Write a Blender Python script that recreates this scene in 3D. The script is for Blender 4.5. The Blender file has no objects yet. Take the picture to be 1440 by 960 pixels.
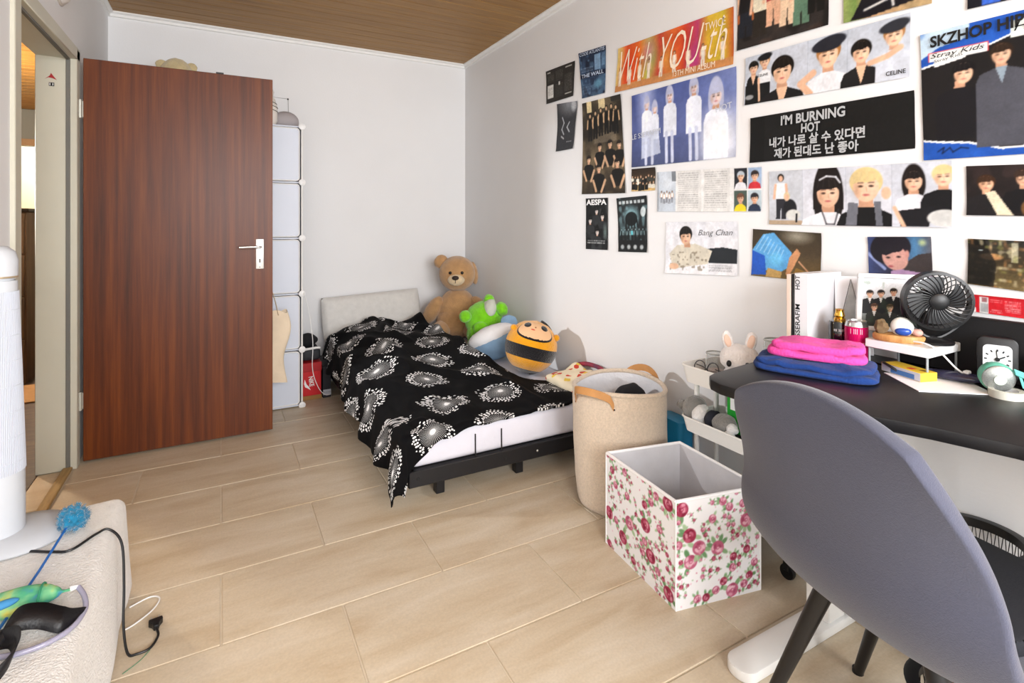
import bpy, bmesh, math, random
import numpy as np
from mathutils import Vector, Matrix, Euler, noise as mnoise

# ------------------------------------------------------------------ camera, world, lights, exposure
SC = bpy.context.scene
C = SC.collection
XR, XL, YB, YF, ZC = 1.822, -0.628, 4.18, -1.70, 2.526     # right / left / back / front wall, ceiling
DESK = 0.78
PI = math.pi

cam_d = bpy.data.cameras.new('camera'); cam = bpy.data.objects.new('camera', cam_d); C.objects.link(cam)
cam.location = (0, 0, 1.20)
cam.rotation_euler = (math.radians(90), 0, math.radians(-28.56))
cam_d.sensor_width = 36; cam_d.lens = 751.2 / 1440 * 36
cam_d.shift_y = -(480 - 311) / 1440.0
cam_d.clip_start = 0.02
SC.camera = cam

SC.view_settings.view_transform = 'Standard'
SC.view_settings.look = 'None'
SC.view_settings.exposure = 0.64
SC.view_settings.gamma = 1.0
SC.view_settings.use_curve_mapping = False

W = bpy.data.worlds.new('world'); SC.world = W; W.use_nodes = True
W.node_tree.nodes['Background'].inputs[0].default_value = (0.80, 0.88, 1.0, 1)
W.node_tree.nodes['Background'].inputs[1].default_value = 1.0

def area(name, loc, target, sx, sy, power, col):
    l = bpy.data.lights.new(name, 'AREA'); l.shape = 'RECTANGLE'; l.size = sx; l.size_y = sy
    l.energy = power; l.color = col
    o = bpy.data.objects.new(name, l); C.objects.link(o); o.location = loc
    o.rotation_euler = (Vector(target) - Vector(loc)).to_track_quat('-Z', 'Y').to_euler()
    return o
# daylight through the two windows in the wall behind the camera
area('window_daylight', (0.62, YF - 0.02, 1.55), (0.62, 2.0, 1.30), 1.9, 1.5, 112, (0.98, 0.985, 0.99))
# photographer's flash standing in the hall, firing through the doorway at the poster wall
fl = bpy.data.lights.new('hall_flash', 'SPOT'); fl.energy = 160; fl.color = (0.97, 0.98, 1.0)
fl.spot_size = math.radians(50); fl.spot_blend = 1.0; fl.shadow_soft_size = 0.045
fo = bpy.data.objects.new('hall_flash', fl); C.objects.link(fo); fo.location = (-1.60, 3.40, 1.62)
fo.rotation_euler = (Vector((1.82, 2.42, 0.66)) - fo.location).to_track_quat('-Z', 'Y').to_euler()

# ------------------------------------------------------------------ helpers
def lin(c):
    return c / 12.92 if c <= 0.04045 else ((c + 0.055) / 1.055) ** 2.4
def hexc(h):
    h = h.lstrip('#'); return tuple(lin(int(h[i:i+2], 16) / 255.0) for i in (0, 2, 4))

MATS = {}
def mat(name, col='#808080', rough=0.6, var=0.0, vscale=8.0, bump=0.0, bscale=60.0, metal=0.0, trans=0.0, alpha=1.0,
        sheen=0.0, spec=0.5, stretch=None, col2=None, coat=0.0, emit=0.0, ior=1.45, dist=0.002):
    if name in MATS: return MATS[name]
    m = bpy.data.materials.new(name); m.use_nodes = True; MATS[name] = m
    nt = m.node_tree; b = nt.nodes['Principled BSDF']
    c = hexc(col)
    b.inputs['Base Color'].default_value = (*c, 1); b.inputs['Roughness'].default_value = rough
    b.inputs['Metallic'].default_value = metal; b.inputs['Transmission Weight'].default_value = trans
    b.inputs['Alpha'].default_value = alpha; b.inputs['Specular IOR Level'].default_value = spec
    b.inputs['Sheen Weight'].default_value = sheen; b.inputs['Coat Weight'].default_value = coat
    b.inputs['IOR'].default_value = ior
    if emit:
        b.inputs['Emission Color'].default_value = (*c, 1); b.inputs['Emission Strength'].default_value = emit
    if var or bump or col2:
        g = nt.nodes.new('ShaderNodeNewGeometry'); mp = nt.nodes.new('ShaderNodeMapping')
        nt.links.new(g.outputs['Position'], mp.inputs[0])
        if stretch: mp.inputs['Scale'].default_value = stretch
    if var or col2:
        n = nt.nodes.new('ShaderNodeTexNoise'); n.inputs['Scale'].default_value = vscale; n.inputs['Detail'].default_value = 5
        nt.links.new(mp.outputs[0], n.inputs[0])
        r = nt.nodes.new('ShaderNodeValToRGB')
        r.color_ramp.elements[0].position = 0.3; r.color_ramp.elements[1].position = 0.7
        if col2: a, d = c, hexc(col2)
        else: a, d = tuple(x * (1 - var) for x in c), tuple(min(1, x * (1 + var)) for x in c)
        r.color_ramp.elements[0].color = (*a, 1); r.color_ramp.elements[1].color = (*d, 1)
        nt.links.new(n.outputs[0], r.inputs[0]); nt.links.new(r.outputs[0], b.inputs['Base Color'])
    if bump:
        n2 = nt.nodes.new('ShaderNodeTexNoise'); n2.inputs['Scale'].default_value = bscale; n2.inputs['Detail'].default_value = 3
        nt.links.new(mp.outputs[0], n2.inputs[0])
        bu = nt.nodes.new('ShaderNodeBump'); bu.inputs['Strength'].default_value = bump; bu.inputs['Distance'].default_value = dist
        nt.links.new(n2.outputs[0], bu.inputs['Height']); nt.links.new(bu.outputs[0], b.inputs['Normal'])
    return m

class E_:                                   # tiny expression layer over shader math nodes
    def __init__(s, nt, sock): s.nt, s.s = nt, sock
    def _m(s, op, *a):
        n = s.nt.nodes.new('ShaderNodeMath'); n.operation = op
        for i, x in enumerate((s,) + a):
            if isinstance(x, E_): s.nt.links.new(x.s, n.inputs[i])
            else: n.inputs[i].default_value = x
        return E_(s.nt, n.outputs[0])
    def __add__(s, o): return s._m('ADD', o)
    def __radd__(s, o): return s._m('ADD', o)
    def __sub__(s, o): return s._m('SUBTRACT', o)
    def __rsub__(s, o): return (s * -1.0) + o
    def __mul__(s, o): return s._m('MULTIPLY', o)
    def __rmul__(s, o): return s._m('MULTIPLY', o)
    def __truediv__(s, o): return s._m('DIVIDE', o)
    def lt(s, o): return s._m('LESS_THAN', o)
    def gt(s, o): return s._m('GREATER_THAN', o)
    def f(s, op, *a): return s._m(op, *a)

def attr_mat(name, rough=0.5, spec=0.4, coat=0.0):
    if name in MATS: return MATS[name]
    m = bpy.data.materials.new(name); m.use_nodes = True; MATS[name] = m
    nt = m.node_tree; b = nt.nodes['Principled BSDF']; a = nt.nodes.new('ShaderNodeAttribute'); a.attribute_name = 'ink'
    nt.links.new(a.outputs['Color'], b.inputs['Base Color']); b.inputs['Roughness'].default_value = rough
    b.inputs['Specular IOR Level'].default_value = spec; b.inputs['Coat Weight'].default_value = coat
    return m

ORG = {}
def org(o): return ORG.get(o.name, Vector((0, 0, 0))) if o else Vector((0, 0, 0))

def thing(name, label, cat, loc=(0, 0, 0), rotz=0.0, group=None, local=False):
    o = bpy.data.objects.new(name, None); C.objects.link(o); o.location = loc; o.rotation_euler = (0, 0, rotz)
    o.empty_display_size = 0.05
    o['label'] = label; o['category'] = cat
    if group: o['group'] = group
    ORG[o.name] = Vector((0, 0, 0)) if local else Vector(loc)
    return o

def tag(o, label, cat, group=None):
    o['label'] = label; o['category'] = cat
    if group: o['group'] = group
    return o

def link_mesh(name, me, m, parent=None, smooth=True, ang=40):
    if m: me.materials.append(m)
    if smooth and len(me.polygons):
        me.polygons.foreach_set('use_smooth', [True] * len(me.polygons)); me.set_sharp_from_angle(angle=math.radians(ang))
    o = bpy.data.objects.new(name, me); C.objects.link(o)
    if parent:
        o.parent = parent; ORG[o.name] = org(parent)
    return o

def obj(name, bm, m, parent=None, smooth=True, ang=40, center=False):
    """mesh object from a bmesh given in world coordinates (or in the parent's own frame for local things)"""
    off = org(parent)
    if parent is None and center:
        bm.verts.ensure_lookup_table()
        xs = [v.co for v in bm.verts]
        off = Vector((sum(v.x for v in xs) / len(xs), sum(v.y for v in xs) / len(xs), min(v.z for v in xs)))
    if off.length: bmesh.ops.translate(bm, verts=bm.verts, vec=-off)
    me = bpy.data.meshes.new(name); bm.to_mesh(me); bm.free()
    o = link_mesh(name, me, m, parent, smooth, ang)
    if parent is None:
        o.location = off; ORG[o.name] = off
    return o

def struct(name, bm, m, parent=None, smooth=False):
    o = obj(name, bm, m, parent, smooth)
    if parent is None: o['kind'] = 'structure'
    return o

def NB(): return bmesh.new()

def bx(bm, x0, x1, y0, y1, z0, z1, bev=0.0, seg=2, M=None):
    mtx = Matrix.Translation(((x0 + x1) / 2, (y0 + y1) / 2, (z0 + z1) / 2)) @ Matrix.Diagonal((abs(x1 - x0), abs(y1 - y0), abs(z1 - z0), 1))
    r = bmesh.ops.create_cube(bm, size=1.0, matrix=mtx)
    vs = r['verts']
    if bev > 0:
        es = list({e for v in vs for e in v.link_edges})
        rb = bmesh.ops.bevel(bm, geom=es, offset=bev, segments=seg, profile=0.5, affect='EDGES')
        vs = list({v for f in rb['faces'] for v in f.verts} | {v for v in vs if v.is_valid})
        allv = set(vs)                                   # grow over the connected island
        st = list(vs)
        while st:
            v = st.pop()
            for e in v.link_edges:
                o = e.other_vert(v)
                if o not in allv: allv.add(o); st.append(o)
        vs = list(allv)
    if M is not None: bmesh.ops.transform(bm, matrix=M, verts=vs)
    return vs

def ell(bm, c, r, rot=None, seg=24, rings=14, M=None):
    if isinstance(r, (int, float)): r = (r, r, r)
    m = Matrix.Translation(c)
    if rot: m = m @ Euler(rot).to_matrix().to_4x4()
    m = m @ Matrix.Diagonal((*r, 1))
    if M is not None: m = M @ m
    return bmesh.ops.create_uvsphere(bm, u_segments=seg, v_segments=rings, radius=1.0, matrix=m)['verts']

def tube(bm, pts, r, seg=8, closed=False, cap=True, flat=1.0):
    pts = [Vector(p) for p in pts]; n = len(pts)
    rs = r if isinstance(r, (list, tuple)) else [r] * n
    rings = []; up = None
    for i, p in enumerate(pts):
        if closed: t = (pts[(i + 1) % n] - pts[i - 1])
        else: t = pts[min(i + 1, n - 1)] - pts[max(i - 1, 0)]
        if t.length < 1e-9: t = Vector((0, 0, 1))
        t.normalize()
        if up is None:
            a = Vector((0, 0, 1)) if abs(t.z) < 0.9 else Vector((1, 0, 0))
            up = (a - t * a.dot(t)).normalized()
        else:
            up = (up - t * up.dot(t))
            up = up.normalized() if up.length > 1e-6 else t.orthogonal().normalized()
        sd = t.cross(up)
        rings.append([bm.verts.new(p + (sd * math.cos(a) + up * math.sin(a) * flat) * rs[i]) for a in [2 * PI * k / seg for k in range(seg)]])
    m = n if closed else n - 1
    for i in range(m):
        A, B = rings[i], rings[(i + 1) % n]
        for k in range(seg):
            bm.faces.new((A[k], A[(k + 1) % seg], B[(k + 1) % seg], B[k]))
    if cap and not closed:
        bm.faces.new(rings[0][::-1]); bm.faces.new(rings[-1])
    bmesh.ops.recalc_face_normals(bm, faces=bm.faces)

def spline(pts, n=8, closed=False):
    P = [Vector(p) for p in pts]; out = []; m = len(P)
    rng = range(m) if closed else range(m - 1)
    for i in rng:
        if closed: p0, p1, p2, p3 = P[i - 1], P[i], P[(i + 1) % m], P[(i + 2) % m]
        else: p0, p1, p2, p3 = P[max(i - 1, 0)], P[i], P[i + 1], P[min(i + 2, m - 1)]
        for k in range(n):
            t = k / n
            out.append(0.5 * ((2 * p1) + (-p0 + p2) * t + (2 * p0 - 5 * p1 + 4 * p2 - p3) * t * t + (-p0 + 3 * p1 - 3 * p2 + p3) * t ** 3))
    if not closed: out.append(P[-1].copy())
    return out

def lathe(bm, prof, c=(0, 0, 0), seg=32, M=None, capb=True, capt=True):
    c = Vector(c); rings = []; new = []
    for r, z in prof:
        ring = [bm.verts.new(c + Vector((r * math.cos(2 * PI * k / seg), r * math.sin(2 * PI * k / seg), z))) for k in range(seg)]
        rings.append(ring); new += ring
    for A, B in zip(rings, rings[1:]):
        for k in range(seg): bm.faces.new((A[k], A[(k + 1) % seg], B[(k + 1) % seg], B[k]))
    if capb: bm.faces.new(rings[0][::-1])
    if capt: bm.faces.new(rings[-1])
    if M is not None: bmesh.ops.transform(bm, matrix=M, verts=new)
    return new

def prism(bm, poly, z0, z1, M=None, bev=0):
    a = [bm.verts.new((x, y, z0)) for x, y in poly]; b = [bm.verts.new((x, y, z1)) for x, y in poly]
    n = len(poly)
    fs = [bm.faces.new(a[::-1]), bm.faces.new(b)]
    for i in range(n): fs.append(bm.faces.new((a[i], a[(i + 1) % n], b[(i + 1) % n], b[i])))
    bmesh.ops.recalc_face_normals(bm, faces=fs)
    vs = a + b
    if bev:
        es = list({e for v in vs for e in v.link_edges})
        rb = bmesh.ops.bevel(bm, geom=es, offset=bev, segments=2, profile=0.5, affect='EDGES')
        vs = list({v for f in rb['faces'] for v in f.verts} | {v for v in vs if v.is_valid})
    if M is not None: bmesh.ops.transform(bm, matrix=M, verts=vs)
    return vs

def grid(bm, fn, nu, nv, cu=False):
    V = [[bm.verts.new(fn(i / (nu if cu else nu - 1), j / (nv - 1))) for i in range(nu)] for j in range(nv)]
    for j in range(nv - 1):
        for i in range(nu if cu else nu - 1):
            bm.faces.new((V[j][i], V[j][(i + 1) % nu], V[j + 1][(i + 1) % nu], V[j + 1][i]))
    return V

def rrect(w, h, r, n=5):
    out = []
    for cx, cy, a0 in ((w/2-r, h/2-r, 0), (-w/2+r, h/2-r, 90), (-w/2+r, -h/2+r, 180), (w/2-r, -h/2+r, 270)):
        for k in range(n + 1):
            a = math.radians(a0 + 90 * k / n); out.append((cx + r * math.cos(a), cy + r * math.sin(a)))
    return out

def frame(right, up, o):
    r = Vector(right).normalized(); u = Vector(up).normalized(); n = r.cross(u)
    return Matrix(((r.x, u.x, n.x, o[0]), (r.y, u.y, n.y, o[1]), (r.z, u.z, n.z, o[2]), (0, 0, 0, 1)))

def text(body, o, right, up, w, h, m, parent, name='lettering', off=0.0, shear=0.0, lift=0.0015, align=None):
    """flat lettering fitted into a w x h box whose lower left corner is o"""
    cu = bpy.data.curves.new(name, 'FONT'); cu.body = body; cu.size = 1.0; cu.offset = off; cu.shear = shear
    cu.resolution_u = 3
    if align: cu.align_x = align
    t = bpy.data.objects.new(name, cu)
    me = bpy.data.meshes.new_from_object(t)
    bpy.data.objects.remove(t); bpy.data.curves.remove(cu)
    n = len(me.vertices)
    if n == 0: return None
    co = np.empty(n * 3); me.vertices.foreach_get('co', co); co = co.reshape(-1, 3)
    lo, hi = co.min(0), co.max(0); co = (co - lo) / np.maximum(hi - lo, 1e-6)
    r = np.array(Vector(right).normalized()); u = np.array(Vector(up).normalized()); nn = np.cross(r, u)
    P = np.array(o)[None] + co[:, :1] * w * r + co[:, 1:2] * h * u + nn * lift - np.array(org(parent))
    me.vertices.foreach_set('co', P.ravel()); me.update(); me.name = name
    me.materials.clear()
    return link_mesh(name, me, m, parent, smooth=False)

# ------------------------------------------------------------------ print painter: colours for dense sheets
def upnoise(h, w, n, rng):
    a = rng.random((n + 2, int(n * w / h) + 3))
    y = np.linspace(0, n, h); x = np.linspace(0, a.shape[1] - 2, w)
    yi = y.astype(int); xi = x.astype(int); fy = (y - yi)[:, None]; fx = (x - xi)[None]
    fy = fy * fy * (3 - 2 * fy); fx = fx * fx * (3 - 2 * fx)
    A = a[np.ix_(yi, xi)]; B = a[np.ix_(yi, xi + 1)]; Cc = a[np.ix_(yi + 1, xi)]; D = a[np.ix_(yi + 1, xi + 1)]
    return (A * (1 - fx) + B * fx) * (1 - fy) + (Cc * (1 - fx) + D * fx) * fy

def rgb(h):
    h = h.lstrip('#'); return np.array([int(h[i:i+2], 16) / 255.0 for i in (0, 2, 4)])

class Cv:
    def __init__(s, w, h, cell, bg='#ffffff', seed=1):
        s.nx = max(8, int(w / cell)); s.ny = max(8, int(h / cell)); s.asp = w / h
        x = np.linspace(0, s.asp, s.nx); y = np.linspace(0, 1, s.ny)
        s.X, s.Y = np.meshgrid(x, y); s.px = 1.0 / s.ny
        s.a = np.ones((s.ny, s.nx, 3)) * rgb(bg); s.rng = np.random.default_rng(seed)
    def mix(s, m, col, a=1.0):
        m = np.clip(m, 0, 1)[..., None] * a; s.a = s.a * (1 - m) + (rgb(col) if isinstance(col, str) else col) * m
    def rect(s, x0, y0, x1, y1, col, a=1.0):
        s.mix(((s.X >= x0) & (s.X <= x1) & (s.Y >= y0) & (s.Y <= y1)).astype(float), col, a)
    def ell(s, cx, cy, rx, ry, col, a=1.0, soft=0.0, rot=0.0):
        dx, dy = s.X - cx, s.Y - cy; c, q = math.cos(rot), math.sin(rot)
        u, v = dx * c + dy * q, -dx * q + dy * c
        d = np.sqrt((u / rx) ** 2 + (v / ry) ** 2)
        e = max(soft, s.px / min(rx, ry) * 0.7)
        s.mix((1 + e - d) / (2 * e) if soft == 0 else (1 - d) / soft, col, a)
    def poly(s, pts, col, a=1.0):
        ins = np.zeros(s.X.shape, bool); n = len(pts)
        for i in range(n):
            (x0, y0), (x1, y1) = pts[i], pts[(i + 1) % n]
            if y0 == y1: continue
            ins ^= ((y0 > s.Y) != (y1 > s.Y)) & (s.X < (x1 - x0) * (s.Y - y0) / (y1 - y0) + x0)
        s.mix(ins.astype(float), col, a)
    def line(s, p, q, w, col, a=1.0):
        p, q = np.array(p), np.array(q); d = q - p; L = max((d ** 2).sum(), 1e-9)
        t = np.clip(((s.X - p[0]) * d[0] + (s.Y - p[1]) * d[1]) / L, 0, 1)
        r = np.hypot(s.X - p[0] - t * d[0], s.Y - p[1] - t * d[1])
        s.mix((w / 2 + s.px * 0.7 - r) / (s.px * 1.4), col, a)
    def path(s, pts, w, col, a=1.0):
        for p, q in zip(pts, pts[1:]): s.line(p, q, w, col, a)
    def grad(s, stops, axis='y', a=1.0, x0=0, x1=None, y0=0, y1=1):
        t = s.Y if axis == 'y' else s.X / s.asp
        ks = [k for k, _ in stops]; cs = np.array([rgb(c) for _, c in stops])
        col = np.stack([np.interp(t, ks, cs[:, i]) for i in range(3)], -1)
        x1 = s.asp if x1 is None else x1
        m = ((s.X >= x0) & (s.X <= x1) & (s.Y >= y0) & (s.Y <= y1)).astype(float)[..., None] * a
        s.a = s.a * (1 - m) + col * m
    def mott(s, n, cols, a=0.6, thr=0.5, soft=0.2):
        for col in cols:
            k = upnoise(s.ny, s.nx, n, s.rng); s.mix((k - thr) / soft, col, a)
    def grain(s, amt=0.05, n=None):
        k = s.rng.random((s.ny, s.nx)) if n is None else upnoise(s.ny, s.nx, n, s.rng)
        s.a = np.clip(s.a * (1 + (k[..., None] - 0.5) * 2 * amt), 0, 1)
    def lines(s, x0, y0, x1, y1, n, col, a=0.8, fill=0.55):
        for i in range(n):
            y = y0 + (y1 - y0) * i / n; x = x0
            while x < x1:
                w = s.rng.uniform(0.01, 0.05); e = min(x + w, x1)
                s.rect(x, y, e, y + (y1 - y0) / n * fill, col, a * s.rng.uniform(0.6, 1)); x = e + 0.008
    def person(s, x, y, h, hair='#1b1614', skin='#e2b798', top='#1a1a1c', hat=None, long=0.0, lean=0.0, bottom=None, inner=None, eyes=True, wd=1.0):
        """bust: crown at y, head height h"""
        cy = y + 0.55 * h; b = 1.05 if bottom is None else bottom; cx = x + lean * h * 0.3
        if long: s.ell(cx, cy + 0.1 * h, 0.47 * h, (0.6 + long) * h, hair); s.rect(cx - 0.46 * h, cy, cx + 0.46 * h, cy + long * h, hair)
        s.poly([(x - 0.18 * h, y + 0.85 * h), (x + 0.18 * h, y + 0.85 * h), (x + 0.22 * h, y + 1.3 * h), (x - 0.22 * h, y + 1.3 * h)], '#c9997c')
        sw = 0.95 * h * wd
        s.poly([(x - 0.24 * h, y + 1.15 * h), (x + 0.24 * h, y + 1.15 * h), (x + sw * 0.85, y + 1.36 * h), (x + sw, y + 1.7 * h), (x + sw, b), (x - sw, b), (x - sw, y + 1.7 * h), (x - sw * 0.85, y + 1.36 * h)], top)
        if inner: s.poly([(x - 0.22 * h, y + 1.12 * h), (x + 0.22 * h, y + 1.12 * h), (x + 0.02 * h, y + 1.9 * h)], inner)
        s.ell(cx, y + 0.42 * h, 0.44 * h, 0.42 * h, hair)
        s.ell(cx, cy, 0.345 * h, 0.45 * h, skin)
        s.ell(cx + 0.13 * h, cy + 0.05 * h, 0.22 * h, 0.34 * h, '#f3d3bb', 0.5, 0.8)
        if eyes:
            for q in (-0.14, 0.14):
                s.ell(cx + q * h, cy + 0.0 * h, 0.065 * h, 0.032 * h, '#2a1d18', 0.9)
                s.line((cx + q * h - 0.07 * h, cy - 0.1 * h), (cx + q * h + 0.07 * h, cy - 0.1 * h), 0.028 * h, '#4a352b', 0.8)
            s.line((cx + 0.01 * h, cy + 0.02 * h), (cx + 0.025 * h, cy + 0.15 * h), 0.02 * h, '#b98668', 0.7)
            s.ell(cx, cy + 0.25 * h, 0.085 * h, 0.03 * h, '#b5595a', 0.9)
        s.poly([(cx - 0.40 * h, y + 0.52 * h), (cx - 0.33 * h, y + 0.2 * h), (cx, y + 0.08 * h), (cx + 0.33 * h, y + 0.2 * h), (cx + 0.40 * h, y + 0.52 * h), (cx + 0.27 * h, y + 0.38 * h), (cx + 0.05 * h, y + 0.44 * h), (cx - 0.2 * h, y + 0.42 * h)], hair)
        for q in (-0.26, -0.12, 0.04, 0.2): s.line((cx + q * h, y + 0.14 * h), (cx + q * 1.25 * h, y + 0.36 * h), 0.022 * h, rgb(hair) * 0.7 + 0.18, 0.5)
        s.ell(cx - 0.24 * h, cy + 0.12 * h, 0.14 * h, 0.30 * h, '#8a5f48', 0.35, 0.9)
        if hat:
            s.ell(cx, y + 0.16 * h, 0.62 * h, 0.24 * h, hat, rot=-0.15); s.ell(cx, y + 0.28 * h, 0.44 * h, 0.14 * h, hat)
    def figure(s, x, y, h, top='#111111', legs='#111111', hair='#140f0d', skin='#d9b294', w=1.0):
        """small full figure, crown at y, total height h"""
        k = h / 7.5
        s.poly([(x - 1.0 * k * w, y + 1.5 * k), (x + 1.0 * k * w, y + 1.5 * k), (x + 0.8 * k * w, y + 4.2 * k), (x - 0.8 * k * w, y + 4.2 * k)], top)
        s.poly([(x - 0.8 * k * w, y + 4.1 * k), (x + 0.8 * k * w, y + 4.1 * k), (x + 0.9 * k * w, y + 7.5 * k), (x + 0.15 * k, y + 7.5 * k), (x, y + 5 * k), (x - 0.15 * k, y + 7.5 * k), (x - 0.9 * k * w, y + 7.5 * k)], legs)
        s.line((x - 0.95 * k * w, y + 1.8 * k), (x - 1.2 * k * w, y + 4.0 * k), 0.45 * k, skin); s.line((x + 0.95 * k * w, y + 1.8 * k), (x + 1.2 * k * w, y + 4.0 * k), 0.45 * k, skin)
        s.ell(x, y + 0.6 * k, 0.58 * k, 0.65 * k, hair); s.ell(x, y + 0.75 * k, 0.4 * k, 0.5 * k, skin)
    def photo(s):
        k = np.pad(s.a, ((1, 1), (1, 1), (0, 0)), 'edge')
        b = (k[:-2, 1:-1] + k[2:, 1:-1] + k[1:-1, :-2] + k[1:-1, 2:]) / 4
        s.a = s.a * 0.5 + b * 0.5
        s.grain(0.05, 7); s.grain(0.035, 26)
    def mesh(s, name, fn):
        """fn(u right 0..1, v down 0..1) arrays -> (n,3)"""
        u = (s.X / s.asp).ravel(); v = s.Y.ravel(); P = fn(u, v)
        nx, ny = s.nx, s.ny
        idx = np.arange(nx * ny).reshape(ny, nx)
        q = np.stack([idx[1:, :-1], idx[1:, 1:], idx[:-1, 1:], idx[:-1, :-1]], -1).reshape(-1, 4)
        me = bpy.data.meshes.new(name)
        me.vertices.add(nx * ny); me.vertices.foreach_set('co', np.ascontiguousarray(P, dtype=np.float32).ravel())
        me.loops.add(q.size); me.loops.foreach_set('vertex_index', q.ravel().astype(np.int32))
        me.polygons.add(len(q)); me.polygons.foreach_set('loop_start', np.arange(0, q.size, 4, dtype=np.int32))
        me.polygons.foreach_set('use_smooth', [True] * len(q))
        me.update(calc_edges=True)
        ca = me.color_attributes.new('ink', 'FLOAT_COLOR', 'POINT')
        sr = np.clip(s.a.reshape(-1, 3), 0, 1); l = np.where(sr <= 0.04045, sr / 12.92, ((sr + 0.055) / 1.055) ** 2.4)
        ca.data.foreach_set('color', np.concatenate([l, np.ones((len(l), 1))], 1).astype(np.float32).ravel())
        return me
# ------------------------------------------------------------------ shell materials
M_wall = mat('white_plaster', '#e6e6e7', 0.85, var=0.012, vscale=3, bump=0.25, bscale=90, dist=0.0015, spec=0.2)
M_cornice = mat('white_cornice', '#e9e8e6', 0.6)
M_frame = mat('cream_grey_lacquer', '#c9c6b6', 0.45, var=0.03, vscale=5)
M_seal = mat('grey_rubber_seal', '#6f6e69', 0.7)
M_grout = mat('pale_grout', '#d6c9b4', 0.9, var=0.06, vscale=20)
M_chrome = mat('brushed_metal', '#c6c6c4', 0.28, metal=1.0)
M_whitepl = mat('white_plastic', '#e6e6e6', 0.35)
M_whitemt = mat('white_coated_metal', '#e9e8e5', 0.4)
M_black = mat('black_plastic', '#111113', 0.42)
M_blackmt = mat('black_coated_metal', '#17171a', 0.45)
M_paper = mat('white_paper', '#efeef0', 0.7)
M_ink = mat('black_ink', '#121214', 0.6)
M_wink = mat('white_ink', '#eeeeee', 0.6)

def tile_material():
    m = bpy.data.materials.new('beige_floor_tile'); m.use_nodes = True; nt = m.node_tree; b = nt.nodes['Principled BSDF']
    g = nt.nodes.new('ShaderNodeNewGeometry'); oi = nt.nodes.new('ShaderNodeObjectInfo')
    cx = nt.nodes.new('ShaderNodeCombineXYZ'); mul = E_(nt, oi.outputs['Random']) * 37.0
    nt.links.new(mul.s, cx.inputs[0]); nt.links.new(mul.s, cx.inputs[2])
    va = nt.nodes.new('ShaderNodeVectorMath'); va.operation = 'ADD'
    nt.links.new(g.outputs['Position'], va.inputs[0]); nt.links.new(cx.outputs[0], va.inputs[1])
    mp = nt.nodes.new('ShaderNodeMapping'); mp.inputs['Scale'].default_value = (1.6, 7.0, 1.0); nt.links.new(va.outputs[0], mp.inputs[0])
    n1 = nt.nodes.new('ShaderNodeTexNoise'); n1.inputs['Scale'].default_value = 1.5; n1.inputs['Detail'].default_value = 6; n1.inputs['Roughness'].default_value = 0.62
    n1.inputs['Distortion'].default_value = 0.4
    nt.links.new(mp.outputs[0], n1.inputs[0])
    r = nt.nodes.new('ShaderNodeValToRGB'); e = r.color_ramp.elements
    e[0].position = 0.28; e[0].color = (*hexc('#c7b193'), 1); e[1].position = 0.72; e[1].color = (*hexc('#e0d3bf'), 1)
    k = r.color_ramp.elements.new(0.48); k.color = (*hexc('#d5c4aa'), 1)
    nt.links.new(n1.outputs[0], r.inputs[0])
    n2 = nt.nodes.new('ShaderNodeTexNoise'); n2.inputs['Scale'].default_value = 140; n2.inputs['Detail'].default_value = 2
    nt.links.new(va.outputs[0], n2.inputs[0])
    mx = nt.nodes.new('ShaderNodeMix'); mx.data_type = 'RGBA'; mx.blend_type = 'MULTIPLY'; mx.inputs[0].default_value = 0.22
    nt.links.new(r.outputs[0], mx.inputs[6]); nt.links.new(n2.outputs[0], mx.inputs[7])
    nt.links.new(mx.outputs[2], b.inputs['Base Color'])
    b.inputs['Roughness'].default_value = 0.42; b.inputs['Specular IOR Level'].default_value = 0.35
    bu = nt.nodes.new('ShaderNodeBump'); bu.inputs['Strength'].default_value = 0.12; bu.inputs['Distance'].default_value = 0.002
    nt.links.new(n2.outputs[0], bu.inputs['Height']); nt.links.new(bu.outputs[0], b.inputs['Normal'])
    return m
M_tile = tile_material()

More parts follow.
